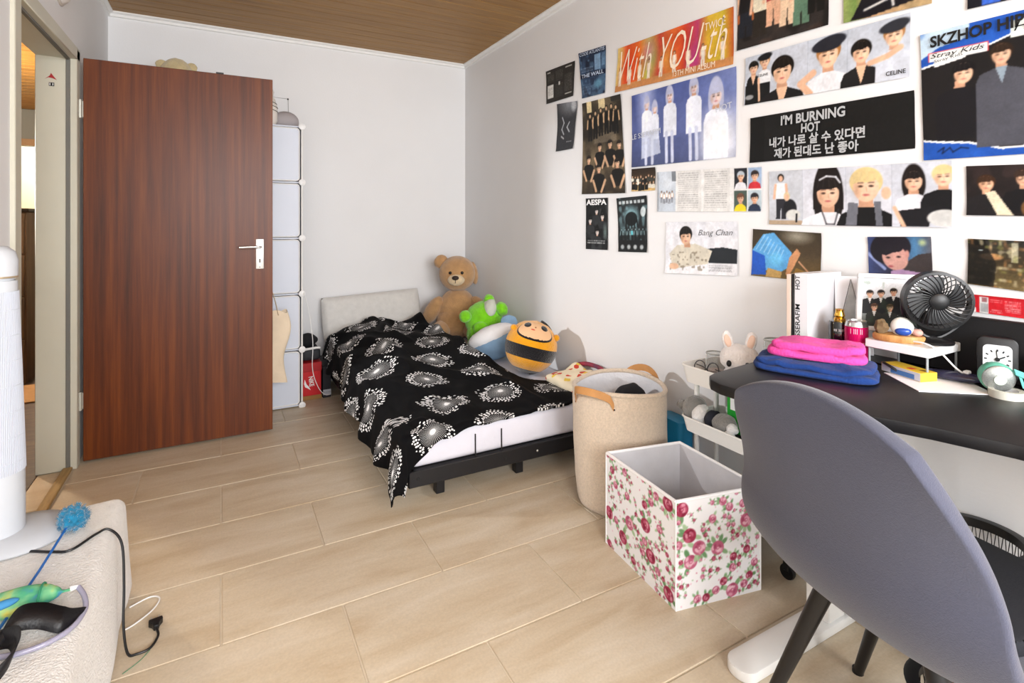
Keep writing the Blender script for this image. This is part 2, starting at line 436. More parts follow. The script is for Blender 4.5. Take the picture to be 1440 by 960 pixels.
def wood(name, dark, mid, light, scale=(30, 30, 1.2), rough=0.35, coat=0.0, rnd=False, band=2.0):
    m = bpy.data.materials.new(name); m.use_nodes = True; nt = m.node_tree; b = nt.nodes['Principled BSDF']; MATS[name] = m
    g = nt.nodes.new('ShaderNodeNewGeometry'); mp = nt.nodes.new('ShaderNodeMapping'); mp.inputs['Scale'].default_value = scale
    src = g.outputs['Position']
    if rnd:
        oi = nt.nodes.new('ShaderNodeObjectInfo'); mul = E_(nt, oi.outputs['Random']) * 23.0
        cx = nt.nodes.new('ShaderNodeCombineXYZ'); nt.links.new(mul.s, cx.inputs[0]); nt.links.new(mul.s, cx.inputs[1])
        va = nt.nodes.new('ShaderNodeVectorMath'); nt.links.new(src, va.inputs[0]); nt.links.new(cx.outputs[0], va.inputs[1]); src = va.outputs[0]
    nt.links.new(src, mp.inputs[0])
    n = nt.nodes.new('ShaderNodeTexNoise'); n.inputs['Scale'].default_value = band; n.inputs['Detail'].default_value = 8; n.inputs['Roughness'].default_value = 0.65
    nt.links.new(mp.outputs[0], n.inputs[0])
    r = nt.nodes.new('ShaderNodeValToRGB'); e = r.color_ramp.elements
    e[0].position = 0.3; e[0].color = (*hexc(dark), 1); e[1].position = 0.72; e[1].color = (*hexc(light), 1)
    k = r.color_ramp.elements.new(0.5); k.color = (*hexc(mid), 1)
    nt.links.new(n.outputs[0], r.inputs[0]); nt.links.new(r.outputs[0], b.inputs['Base Color'])
    b.inputs['Roughness'].default_value = rough; b.inputs['Specular IOR Level'].default_value = 0.3; b.inputs['Coat Weight'].default_value = coat; b.inputs['Coat Roughness'].default_value = 0.3
    bu = nt.nodes.new('ShaderNodeBump'); bu.inputs['Strength'].default_value = 0.15; bu.inputs['Distance'].default_value = 0.001
    nt.links.new(n.outputs[0], bu.inputs['Height']); nt.links.new(bu.outputs[0], b.inputs['Normal'])
    return m
M_door = wood('mahogany_veneer', '#411902', '#5d2906', '#763b0d', (16, 16, 0.5), 0.42, 0.06)
M_ceil = wood('brown_ceiling_panel', '#86633a', '#9a7444', '#ac8754', (1.0, 26, 26), 0.5, 0.0, True)
M_strip = wood('oak_threshold', '#8d7347', '#a98c5a', '#bda06c', (30, 2, 30), 0.5)
M_hallceil = wood('orange_hall_ceiling', '#a5702f', '#bd8740', '#cf9c52', (1.0, 26, 26), 0.5, 0.0, True)

# ------------------------------------------------------------------ floor
bm = NB(); bx(bm, XL - 0.135, XR, YF, YB, -0.06, -0.004); floor = struct('floor', bm, M_grout)
TW, TL_ = 0.347, 0.667
Y0 = 3.111
gap = 0.003
tile_cache = {}
def add_tile(x0, x1, y0, y1):
    x0, x1, y0, y1 = x0 + gap, x1 - gap, y0 + gap, y1 - gap
    if x1 - x0 < 0.02 or y1 - y0 < 0.02: return
    key = (round(x1 - x0, 3), round(y1 - y0, 3))
    if key not in tile_cache:
        b = NB(); w, h = x1 - x0, y1 - y0; bx(b, -w / 2, w / 2, -h / 2, h / 2, -0.006, 0.0, 0.0012, 1)
        me = bpy.data.meshes.new('tile'); b.to_mesh(me); b.free(); me.materials.append(M_tile); tile_cache[key] = me
    o = bpy.data.objects.new('tile', tile_cache[key]); C.objects.link(o); o.parent = floor
    o.location = ((x0 + x1) / 2, (y0 + y1) / 2, 0)
for k in range(-4, 15):
    yt, yb = Y0 - k * TW, Y0 - (k + 1) * TW
    yt, yb = min(yt, YB), max(yb, YF)
    if yt - yb < 0.02: continue
    ofs = 0.335 if k % 2 == 0 else 0.0
    i0 = int(math.floor((XL - ofs) / TL_)) - 1
    for i in range(i0, i0 + 7):
        x0, x1 = ofs + i * TL_, ofs + (i + 1) * TL_
        x0, x1 = max(x0, XL), min(x1, XR)
        if x1 > x0: add_tile(x0, x1, yb, yt)
add_tile(XL - 0.135, XL, 2.50, 2.89); add_tile(XL - 0.135, XL, 2.89, 3.285)

# ------------------------------------------------------------------ walls, ceiling, cornices
bm = NB(); bx(bm, XR, XR + 0.12, YF - 0.12, YB + 0.12, -0.06, ZC + 0.1); struct('wall_right', bm, M_wall)
bm = NB(); bx(bm, XL, XR, YB, YB + 0.12, -0.06, ZC + 0.1); struct('wall_back', bm, M_wall)
DY0, DY1, DZ = 2.42, 3.33, 2.03          # rough door opening in the left wall
bm = NB()
bx(bm, XL - 0.135, XL, YF - 0.12, DY0, -0.06, ZC + 0.1); bx(bm, XL - 0.135, XL, DY1, YB + 0.12, -0.06, ZC + 0.1); bx(bm, XL - 0.135, XL, DY0, DY1, DZ, ZC + 0.1)
struct('wall_left', bm, M_wall)
wx0, wx1, wz0, wz1 = -0.38, 1.62, 0.80, 2.30   # window opening behind the camera
bm = NB()
bx(bm, XL, XR, YF - 0.12, YF, -0.06, wz0); bx(bm, XL, XR, YF - 0.12, YF, wz1, ZC + 0.1)
bx(bm, XL, wx0, YF - 0.12, YF, wz0, wz1); bx(bm, wx1, XR, YF - 0.12, YF, wz0, wz1)
struct('wall_front', bm, M_wall)
bm = NB()
for a, b_ in ((wx0, wx0 + 0.05), (wx1 - 0.05, wx1), (0.595, 0.645)): bx(bm, a, b_, YF - 0.08, YF - 0.03, wz0, wz1)
for a, b_ in ((wz0, wz0 + 0.05), (wz1 - 0.05, wz1)): bx(bm, wx0, wx1, YF - 0.08, YF - 0.03, a, b_)
struct('window_1', bm, M_whitepl)
bm = NB(); bx(bm, XL - 0.135, XR + 0.12, YF - 0.12, YB + 0.12, ZC + 0.012, ZC + 0.1); ceil = struct('ceiling', bm, mat('dark_ceiling_joint', '#3a2a1a', 0.8))
PW = 0.105; n = int((YB - YF) / PW) + 1; me = None
for i in range(n):
    y1 = YB - i * PW; y0 = max(y1 - PW, YF)
    if y1 - y0 < 0.03: break
    if me is None or y1 - y0 < PW - 1e-4:
        b = NB(); bx(b, XL, XR, -(y1 - y0) / 2 + 0.0022, (y1 - y0) / 2 - 0.0022, 0.0, 0.012, 0.003, 1)
        me = bpy.data.meshes.new('plank'); b.to_mesh(me); b.free(); me.materials.append(M_ceil)
    o = bpy.data.objects.new('plank', me); C.objects.link(o); o.parent = ceil; o.location = (0, (y0 + y1) / 2, ZC)
def cornice(name, p, q, inward):
    d = (Vector(q) - Vector(p)); L = d.length; x = d.normalized(); n_ = Vector(inward)
    prof = [(0, 0), (0.030, 0), (0.030, -0.008), (0.014, -0.016), (0.012, -0.030), (0.0, -0.034)]
    bm = NB(); A = [bm.verts.new(Vector(p) + n_ * a + Vector((0, 0, z))) for a, z in prof]; B = [bm.verts.new(Vector(q) + n_ * a + Vector((0, 0, z))) for a, z in prof]
    k = len(prof); bm.faces.new(A); bm.faces.new(B[::-1])
    for i in range(k): bm.faces.new((A[i], B[i], B[(i + 1) % k], A[(i + 1) % k]))
    bmesh.ops.recalc_face_normals(bm, faces=bm.faces); struct(name, bm, M_cornice)
cornice('trim_1', (XL, YB, ZC), (XR, YB, ZC), (0, -1, 0))
cornice('trim_2', (XR, YB, ZC), (XR, YF, ZC), (-1, 0, 0))
cornice('trim_3', (XL, YF, ZC), (XL, YB, ZC), (1, 0, 0))

# ------------------------------------------------------------------ door frame, threshold, door leaf
fr = bpy.data.objects.new('trim_4', None); C.objects.link(fr); fr['kind'] = 'structure'
bm = NB(); bx(bm, XL - 0.143, XL + 0.004, 3.285, DY1, 0, 1.99, 0.002, 1); bx(bm, XL - 0.004, XL + 0.014, 3.285, 3.345, 0, 2.035, 0.003, 1)
obj('jamb', bm, M_frame, fr)
bm = NB(); bx(bm, XL - 0.143, XL + 0.004, DY0, 2.465, 0, 1.99, 0.002, 1); bx(bm, XL - 0.004, XL + 0.014, DY0 - 0.02, 2.465, 0, 2.035, 0.003, 1)
obj('jamb', bm, M_frame, fr)
bm = NB(); bx(bm, XL - 0.143, XL + 0.004, DY0, DY1, 1.985, DZ, 0.002, 1); bx(bm, XL - 0.004, XL + 0.014, DY0 - 0.02, 3.345, 1.985, 2.045, 0.003, 1)
obj('lintel', bm, M_frame, fr)
for (y0, y1, z0, z1) in ((3.277, 3.287, 0, 1.985), (2.463, 2.473, 0, 1.985), (2.47, 3.28, 1.977, 1.987)):
    bm = NB(); bx(bm, XL - 0.028, XL - 0.012, y0, y1, z0, z1, 0.002, 1); obj('rubber_seal', bm, M_seal, fr)
bm = NB(); bx(bm, XL - 0.040, XL - 0.002, 2.467, 3.283, 0.0, 0.016, 0.005, 2); struct('trim_5', bm, M_strip)

dr = bpy.data.objects.new('door_1', None); C.objects.link(dr); dr['kind'] = 'structure'; dr.location = (-0.602, 3.355, 0); ORG['door_1'] = Vector((-0.602, 3.355, 0))
bm = NB(); bx(bm, -0.600, 0.258, 3.335, 3.375, 0.012, 2.008, 0.002, 1); obj('door_leaf', bm, M_door, dr)
for yy, sg in ((3.335, -1), (3.375, 1)):
    bm = NB(); a, b_ = sorted((yy, yy + sg * 0.007)); bx(bm, 0.171, 0.212, a, b_, 0.932, 1.10, 0.003, 2)
    pl = obj('handle_plate', bm, mat('bright_aluminium', '#f1f1ef', 0.3, metal=0.35), dr)
    bm = NB(); hy = yy + sg * 0.045
    tube(bm, spline([(0.195, yy + sg * 0.004, 1.056), (0.195, yy + sg * 0.035, 1.056), (0.186, hy, 1.056), (0.15, hy, 1.057), (0.086, hy - sg * 0.003, 1.056)], 6), 0.0075, 10)
    obj('lever', bm, mat('satin_aluminium', '#dedddb', 0.25, metal=0.8), pl)
    bm = NB(); bx(bm, 0.188, 0.195, yy + sg * 0.007, yy + sg * 0.0085, 0.967, 0.988)
    obj('keyhole', bm, M_black, pl)
    for zz in (1.035, 0.942):
        bm = NB(); ell(bm, (0.1915, yy + sg * 0.007, zz), (0.0028, 0.0016, 0.0028), seg=10, rings=6); obj('screw', bm, mat('dark_screw', '#4a4744', 0.4, metal=0.8), pl)
for zz in (1.755, 0.312):
    bm = NB(); lathe(bm, [(0.009, -0.045), (0.009, 0.045)], (-0.612, 3.333, zz), 14); bx(bm, -0.622, -0.585, 3.338, 3.341, zz - 0.04, zz + 0.04)
    obj('hinge', bm, mat('grey_hinge', '#b9b8ae', 0.4, metal=0.5), dr)
bm = NB(); bx(bm, -0.025, 0.012, 3.333, 3.372, 2.006, 2.015, 0.001, 1); o = obj('door_stop_clip', bm, M_black, center=True)
tag(o, 'small black clip on the top edge of the brown wooden door', 'clip')

# sticker on the far jamb
st = thing('sticker', 'small red and black sticker on the cream door jamb', 'sticker', (-0.712, 3.284, 1.85))
Mred = mat('red_sticker', '#a31f26', 0.5)
F_ = frame((1, 0, 0), (0, 0, 1), (-0.712, 3.2845, 1.888))
bm = NB(); prism(bm, [(-0.022, -0.012), (-0.004, 0.006), (0.0, 0.018), (0.009, 0.004), (0.022, -0.014), (0.006, -0.006), (-0.010, -0.004)], 0, 0.0015, F_); obj('red_bow', bm, Mred, st)
bm = NB(); prism(bm, [(-0.008, -0.044), (0.012, -0.044), (0.012, -0.027), (-0.008, -0.027)], 0, 0.0012, F_); tg = obj('tag_card', bm, M_ink, st)
text('||', (-0.717, 3.2828, 1.847), (1, 0, 0), (0, 0, 1), 0.014, 0.011, M_wink, tg)

# alarm dome high on the left wall above the door
al = thing('wall_chime', 'round white chime high on the wall above the doorway', 'chime', (XL, 3.03, 2.17))
bm = NB(); lathe(bm, [(0.072, 0), (0.072, 0.012), (0.058, 0.030), (0.030, 0.040), (0.001, 0.043)], M=frame((0, 1, 0), (0, 0, 1), (XL, 3.03, 2.235)), seg=36); obj('body', bm, mat('aged_white_plastic', '#d8d3cc', 0.5), al)
bm = NB(); lathe(bm, [(0.080, 0), (0.080, 0.006), (0.074, 0.010)], M=frame((0, 1, 0), (0, 0, 1), (XL, 3.03, 2.235)), seg=36); obj('back_plate', bm, mat('beige_plate', '#bdb2a6', 0.5), al)

# ------------------------------------------------------------------ hall beyond the doorway
bm = NB(); bx(bm, -3.2, XL - 0.135, 0.5, 7.7, -0.06, 0.0); hf = struct('floor_hall', bm, wood('dark_hall_floor', '#3a2a20', '#4d392b', '#6a5442', (3, 20, 20), 0.45))
bm = NB(); bx(bm, -3.3, -3.2, 0.5, 7.7, 0, 2.6); bx(bm, -3.2, XL - 0.135, 0.4, 0.5, 0, 2.6); struct('wall_hall_left', bm, mat('cream_hall_wall', '#d9d0bb', 0.8, var=0.02, vscale=3))
bm = NB(); bx(bm, -3.2, XL - 0.135, 7.6, 7.7, 2.02, 2.6); bx(bm, -3.2, -1.98, 7.6, 7.7, 0, 2.02); bx(bm, -1.05, XL - 0.135, 7.6, 7.7, 0, 2.02)
bx(bm, XL - 0.135, XL - 0.10, YB + 0.12, 7.7, 0, 2.6); struct('wall_hall_back', bm, mat('grey_hall_wall', '#8d8e8c', 0.8, var=0.02, vscale=3))
bm = NB(); bx(bm, -3.2, XL - 0.135, 0.5, 7.7, 2.42, 2.5); hc = struct('ceiling_hall', bm, M_hallceil)
b = NB(); bx(b, -3.2, XL - 0.135, -0.066, 0.066, 0, 0.012, 0.003, 1); me = bpy.data.meshes.new('plank'); b.to_mesh(me); b.free(); me.materials.append(M_hallceil)
for i in range(34):
    o = bpy.data.objects.new('plank', me); C.objects.link(o); o.parent = hc; o.location = (0, 3.0 + i * 0.136, 2.408)
bm = NB(); bx(bm, -2.05, -1.98, 7.57, 7.6, 0, 2.09); bx(bm, -1.05, -0.98, 7.57, 7.6, 0, 2.09); bx(bm, -2.05, -0.98, 7.57, 7.6, 2.02, 2.09)
struct('trim_6', bm, mat('brown_door_casing', '#a07a52', 0.5))
bm = NB(); bx(bm, -2.2, -0.8, 8.6, 8.7, 0, 2.6); bx(bm, -2.3, -2.2, 7.7, 8.7, 0, 2.6); bx(bm, -0.8, -0.7, 7.7, 8.7, 0, 2.6); bx(bm, -2.2, -0.8, 7.7, 8.7, 2.5, 2.6); bx(bm, -2.2, -0.8, 7.7, 8.7, -0.05, 0)
struct('wall_far_room', bm, MATS['cream_hall_wall'])
cb = thing('drawer_cabinet', 'tall brown drawer cabinet standing in the hall beyond the doorway', 'cabinet', (-1.65, 5.3, 0))
Mcab = wood('walnut_cabinet', '#54402f', '#6b5440', '#806650', (8, 8, 1), 0.5)
bm = NB(); bx(bm, -2.05, -1.262, 5.17, 5.60, 0.0, 1.27, 0.004, 1); obj('body', bm, Mcab, cb)
bm = NB(); bx(bm, -2.07, -1.245, 5.15, 5.61, 1.27, 1.295, 0.004, 1); obj('top', bm, mat('dark_cabinet_top', '#2e241d', 0.4), cb)
for i in range(4):
    bm = NB(); bx(bm, -2.03, -1.270, 5.152, 5.172, 0.03 + i * 0.311, 0.03 + i * 0.311 + 0.297, 0.004, 1); d = obj('drawer', bm, Mcab, cb)
    bm = NB(); bx(bm, -1.72, -1.58, 5.135, 5.153, 0.19 + i * 0.311, 0.205 + i * 0.311, 0.003, 1); obj('handle', bm, M_black, d)
pp = thing('potted_plant', 'dark green leafy plant on the hall floor beside the cabinet', 'plant', (-1.16, 6.6, 0))
bm = NB(); lathe(bm, [(0.11, 0), (0.15, 0.26), (0.135, 0.26), (0.12, 0.22)], (-1.16, 6.6, 0), 24); obj('pot', bm, mat('dark_pot', '#2b2a28', 0.5), pp)
random.seed(5)
for i in range(26):
    a = random.uniform(0, 6.28); r = random.uniform(0.05, 0.24); z = random.uniform(0.3, 0.72)
    bm = NB(); p = Vector((-1.16 + r * math.cos(a), 6.6 + r * math.sin(a), z)); ell(bm, p, (0.09, 0.035, 0.008), (random.uniform(-.6, .6), random.uniform(-.9, .3), a), 10, 6)
    obj('leaf', bm, mat('dark_leaf', '#1d3d17', 0.5, var=0.3), pp)
bm = NB(); bx(bm, -1.75, -0.86, 4.62, 5.10, 0.001, 0.010, 0.003, 1); tag(obj('hall_mat', bm, mat('tan_hall_mat', '#a9835a', 0.9, var=0.1, vscale=30), center=True), 'flat tan mat on the dark hall floor', 'mat')
# added ceiling lamp, out of view, to brighten the hall
hl = thing('hall_fill_lamp', 'round frosted lamp added out of view to brighten the hall', 'lamp', (-1.9, 5.0, 2.40))
bm = NB(); lathe(bm, [(0.16, 0), (0.16, -0.03), (0.12, -0.07), (0.001, -0.085)], (-1.9, 5.0, 2.405), 32); obj('shade', bm, mat('frosted_shade', '#fff0d8', 0.5, emit=1.5), hl)
pl_ = bpy.data.lights.new('hall_fill_light', 'POINT'); pl_.energy = 90; pl_.color = (1.0, 0.86, 0.66); pl_.shadow_soft_size = 0.1
pr = bpy.data.lights.new('far_room_fill', 'POINT'); pr.energy = 45; pr.color = (1.0, 0.93, 0.82); pr.shadow_soft_size = 0.15  # added unseen point light that lifts the dark far room
pro = bpy.data.objects.new('far_room_fill', pr); C.objects.link(pro); pro.location = (-1.5, 8.1, 2.2)
po = bpy.data.objects.new('hall_fill_light', pl_); C.objects.link(po); po.location = (-1.9, 5.0, 2.2)
# ------------------------------------------------------------------ bed
M_fab_w = mat('white_lilac_sheet', '#d9d9e4', 0.9, var=0.03, vscale=10, bump=0.5, bscale=22, dist=0.008)
bed = thing('bed_frame', 'low black metal bed frame with short square legs', 'bed frame', (1.23, 3.15, 0))
BX0, BX1, BY0, BY1 = 0.680, 1.790, 2.140, 4.160
for nm, a in (('foot_rail', (BX0, BX1, BY0, BY0 + 0.03)), ('head_rail', (BX0, BX1, BY1 - 0.03, BY1)), ('side_rail', (BX0, BX0 + 0.03, BY0, BY1)), ('side_rail', (BX1 - 0.03, BX1, BY0, BY1))):
    bm = NB(); bx(bm, *a, 0.092, 0.162, 0.004, 1); obj(nm, bm, M_blackmt, bed)
for x in (0.85, 1.25, 1.66):
    for y in (2.24, 3.15, 4.05):
        bm = NB(); bx(bm, x - 0.02, x + 0.02, y - 0.02, y + 0.02, 0.0, 0.10, 0.003, 1); obj('leg', bm, M_blackmt, bed)
for i in range(11):
    y = 2.22 + i * 0.187; bm = NB(); bx(bm, BX0 + 0.03, BX1 - 0.03, y - 0.03, y + 0.03, 0.140, 0.156, 0.002, 1); obj('slat', bm, M_blackmt, bed)
for x in (0.72, 1.13, 1.30):
    bm = NB(); ell(bm, (x, BY0 - 0.001, 0.127), (0.006, 0.004, 0.006), seg=10, rings=6); obj('bolt', bm, M_chrome if x > 1.2 else M_black, bed)
mt = thing('mattress', 'white mattress in a pale lilac fitted sheet on the low bed', 'mattress', (1.24, 3.15, 0.165))
random.seed(2)
def mattress_bm():
    bm = NB(); bx(bm, BX0 + 0.012, BX1 - 0.012, BY0 + 0.012, BY1 - 0.012, 0.163, 0.308, 0.030, 4)
    bmesh.ops.subdivide_edges(bm, edges=[e for e in bm.edges if e.calc_length() > 0.3], cuts=40, use_grid_fill=True)
    for v in bm.verts:
        if v.co.z > 0.18: v.co.z += 0.004 * mnoise.noise(v.co * 9); v.co.y += 0.004 * mnoise.noise(v.co * 14 + Vector((3, 1, 4)))
    return bm
obj('sheet', mattress_bm(), M_fab_w, mt)
for x in (0.985, 1.115):
    bm = NB(); tube(bm, [(x, 2.145, 0.163), (x, 2.147, 0.20), (x, 2.148, 0.262)], 0.003, 6); obj('strap', bm, M_black, mt)

# pillow
M_pil = mat('grey_white_knit', '#d5d3cf', 0.9, var=0.05, vscale=30, bump=0.6, bscale=130, dist=0.002)
def pillow_bm(w, h, t, n=40):
    bm = NB()
    def prof(a): return max(0.0, 1 - abs(a) ** 4.5)
    for sg in (1, -1):
        grid(bm, lambda u, v: Vector(((u * 2 - 1) * w / 2 * (0.98 - 0.02 * (v * 2 - 1) ** 2), sg * t / 2 * (prof(u * 2 - 1) * prof(v * 2 - 1)) ** 0.45 + 0.004 * mnoise.noise(Vector((u * 6, v * 4, sg))), (v * 2 - 1) * h / 2)), n, n // 2)
    bmesh.ops.remove_doubles(bm, verts=bm.verts, dist=0.001); bmesh.ops.recalc_face_normals(bm, faces=bm.faces)
    return bm
bm = pillow_bm(0.76, 0.36, 0.13); bmesh.ops.transform(bm, matrix=Matrix.Translation((1.015, 4.06, 0.476)) @ Euler((math.radians(-12), math.radians(-2.5), 0)).to_matrix().to_4x4(), verts=bm.verts)
pw = obj('pillow', bm, M_pil, center=True); tag(pw, 'pale grey knitted pillow leaning on the back wall at the bed head', 'pillow')

# duvet with the dandelion print
def duvet_material():
    m = bpy.data.materials.new('black_dandelion_print'); m.use_nodes = True; nt = m.node_tree; b = nt.nodes['Principled BSDF']
    uv = nt.nodes.new('ShaderNodeUVMap'); sp = nt.nodes.new('ShaderNodeSeparateXYZ'); nt.links.new(uv.outputs[0], sp.inputs[0])
    U, V = E_(nt, sp.outputs[0]), E_(nt, sp.outputs[1])
    def white(a, b_, c=0.0):
        cb = nt.nodes.new('ShaderNodeCombineXYZ')
        for i, x in enumerate((a, b_, c)):
            if isinstance(x, E_): nt.links.new(x.s, cb.inputs[i])
            else: cb.inputs[i].default_value = x
        w = nt.nodes.new('ShaderNodeTexWhiteNoise'); w.noise_dimensions = '3D'; nt.links.new(cb.outputs[0], w.inputs['Vector'])
        return E_(nt, w.outputs['Value'])
    def layer(cell, ou, ov, seed):
        v = (V + ov) / (cell * 0.88); row = v.f('FLOOR')
        par = row.f('MULTIPLY', 0.5).f('FRACT')          # 0 or .5
        u = (U + ou) / cell + par; col = u.f('FLOOR')
        ju = (white(row, col, seed) - 0.5) * 0.16; jv = (white(row, col, seed + 3.0) - 0.5) * 0.16
        x = u - col - 0.5 - ju; y = v - row - 0.5 - jv
        r = (x * x + y * y).f('SQRT'); ang = y.f('ARCTAN2', x) / (2 * PI) + 0.5
        sz = white(row, col, seed + 7.0) * 0.16 + 0.88
        r = r / sz
        core = r.lt(0.050)
        nl = 46.0
        la = ((ang * nl).f('FRACT') - 0.5).f('ABSOLUTE') * r * (2 * PI / nl)
        lines = la.lt(0.0022) * r.lt(0.235) * r.gt(0.05) * 0.72
        out = core.f('MAXIMUM', lines)
        for rr, nn, rad, keep, sd in ((0.255, 34.0, 0.014, 0.85, 1.0), (0.295, 30.0, 0.020, 0.80, 2.0), (0.338, 34.0, 0.020, 0.75, 4.0), (0.378, 38.0, 0.014, 0.5, 5.0)):
            t = ang * nn + sd * 0.37; bin_ = t.f('FLOOR').f('FLOORED_MODULO', nn)
            rj = (white(bin_, row + col * 3.1, seed + sd) - 0.5) * 0.022
            dx = (t.f('FRACT') - 0.5) * (2 * PI / nn) * r; dy = r - rr - rj
            dot = (dx * dx + dy * dy).lt(rad * rad) * white(bin_, row * 1.7 + col, seed + sd + 11).lt(keep)
            out = out.f('MAXIMUM', dot)
        return out
    pat = layer(0.292, 0.05, 0.10, 1.0)
    mx = nt.nodes.new('ShaderNodeMix'); mx.data_type = 'RGBA'
    mx.inputs[6].default_value = (*hexc('#08080a'), 1); mx.inputs[7].default_value = (*hexc('#e6e6e6'), 1)
    nt.links.new(pat.s, mx.inputs[0]); nt.links.new(mx.outputs[2], b.inputs['Base Color'])
    b.inputs['Roughness'].default_value = 0.8; b.inputs['Specular IOR Level'].default_value = 0.12
    return m
def sstep(a, b, x):
    t = min(1, max(0, (x - a) / (b - a))); return t * t * (3 - 2 * t)
def interp(x, pts):
    if x <= pts[0][0]: return pts[0][1]
    for (a, b), (c, d) in zip(pts, pts[1:]):
        if x <= c: return b + (d - b) * (x - a) / (c - a)
    return pts[-1][1]
XE = 0.672
def xr_of(y): return interp(y, [(2.1, 1.60), (2.42, 1.62), (2.60, 1.46), (2.9, 1.42), (3.1, 1.38), (3.5, 1.37), (3.95, 1.36)])
def hang(y): return interp(y, [(2.0, 0.31), (2.16, 0.30), (2.40, 0.205), (2.7, 0.215), (3.2, 0.22), (3.6, 0.20), (3.95, 0.14)])
YH = 3.93; YFOOT = 2.150
def foot_hang(x): return interp(x, [(0.36, 0.04), (0.48, 0.17), (0.58, 0.25), (0.64, 0.22), (0.70, 0.145), (0.78, 0.085), (0.90, 0.045), (1.2, 0.012), (1.5, 0.0), (1.7, -0.03)])
def ztop(x, y):
    t = sstep(2.2, 3.3, y)
    z = 0.336 + 0.095 * t
    z += (0.05 * math.exp(-((x - 0.98) / 0.20) ** 2) + 0.02 * math.exp(-((x - 1.25) / 0.12) ** 2)) * t
    z += 0.055 * math.exp(-((x - 1.36) / 0.07) ** 2 - ((y - 3.66) / 0.16) ** 2) + 0.065 * math.exp(-((x - 1.31) / 0.10) ** 2 - ((y - 3.80) / 0.10) ** 2)
    z += 0.035 * math.exp(-((x - 0.82) / 0.16) ** 2 - ((y - 3.72) / 0.16) ** 2)
    p = Vector((x, y, 0))
    z += 0.026 * mnoise.noise(Vector((x * 5.5 + y * 1.2, y * 3.2, 1.3))) + 0.014 * mnoise.noise(Vector((x * 11 - y * 5, y * 6, 5.1)))
    rid = 1 - abs(mnoise.noise(Vector((x * 4.0 + y * 2.5, y * 1.2 - x * 0.8, 8.7))))
    z += 0.034 * max(0, rid - 0.80) / 0.20 * (0.4 + 0.6 * t)
    z -= 0.030 * sstep(XE + 0.10, XE, x)
    z -= 0.018 * sstep(YFOOT + 0.10, YFOOT, y)
    return max(z, 0.318)
def duvet_bm():
    bm = NB(); uvl = bm.loops.layers.uv.new('UVMap'); nu, nv = 170, 230; ST = {}
    def pt(u, v):
        y_lin = YH - v * (YH - YFOOT)
        Wd = xr_of(y_lin) - XE; s = u * (Wd + hang(y_lin))
        x_lin = xr_of(y_lin) - s
        L = (YH - YFOOT) + foot_hang(x_lin); t = v * L
        y = YH - t; xo = max(0.0, s - Wd); yo = max(0.0, t - (YH - YFOOT))
        x = xr_of(y_lin) - min(s, Wd); yy = max(y, YFOOT)
        z0 = ztop(x, yy); rb = 0.035
        def bend(q):                                       # outward, down along a rounded edge
            if q <= 0: return 0.0, 0.0
            a = min(q / rb, PI / 2); o_, d_ = rb * math.sin(a), rb * (1 - math.cos(a))
            if q > rb * PI / 2: d_ += q - rb * PI / 2
            return o_, d_
        q = math.hypot(xo, yo); oq, dz = bend(q); cphi, sphi = (xo / q, yo / q) if q > 0 else (0, 0)
        ox, oy = oq * cphi, oq * sphi
        wav = 0.016 * math.sin(yy * 17 + 2 * math.sin(yy * 5)) + 0.010 * math.sin(yy * 41)
        ox += sstep(0.04, 0.2, xo) * (0.030 + wav) * (cphi if yo > 0 else 1)
        oy += sstep(0.02, 0.1, yo) * 0.010 * math.sin(x * 24)
        z = z0 - dz
        if u < 0.08: z = z - (0.08 - u) / 0.08 * max(0, z0 - 0.322) * 0.8
        if v < 0.05: z = z - ((0.05 - v) / 0.05) ** 2 * 0.05
        z = max(z, 0.012)
        co = Vector((x - ox, yy - oy, z)); ST[(u, v)] = (s, t); return co
    V = grid(bm, pt, nu, nv)
    uvs = {}
    for j in range(nv):
        for i in range(nu): uvs[V[j][i]] = ST[(i / (nu - 1), j / (nv - 1))]
    for f in bm.faces:
        for l in f.loops: l[uvl].uv = uvs[l.vert]
    bmesh.ops.recalc_face_normals(bm, faces=bm.faces)
    return bm
dv = obj('duvet', duvet_bm(), duvet_material(), center=True, ang=180)
md = dv.modifiers.new('thickness', 'SOLIDIFY'); md.thickness = 0.012; md.offset = -1
tag(dv, 'black duvet printed with white dandelions spread over the low bed', 'duvet')

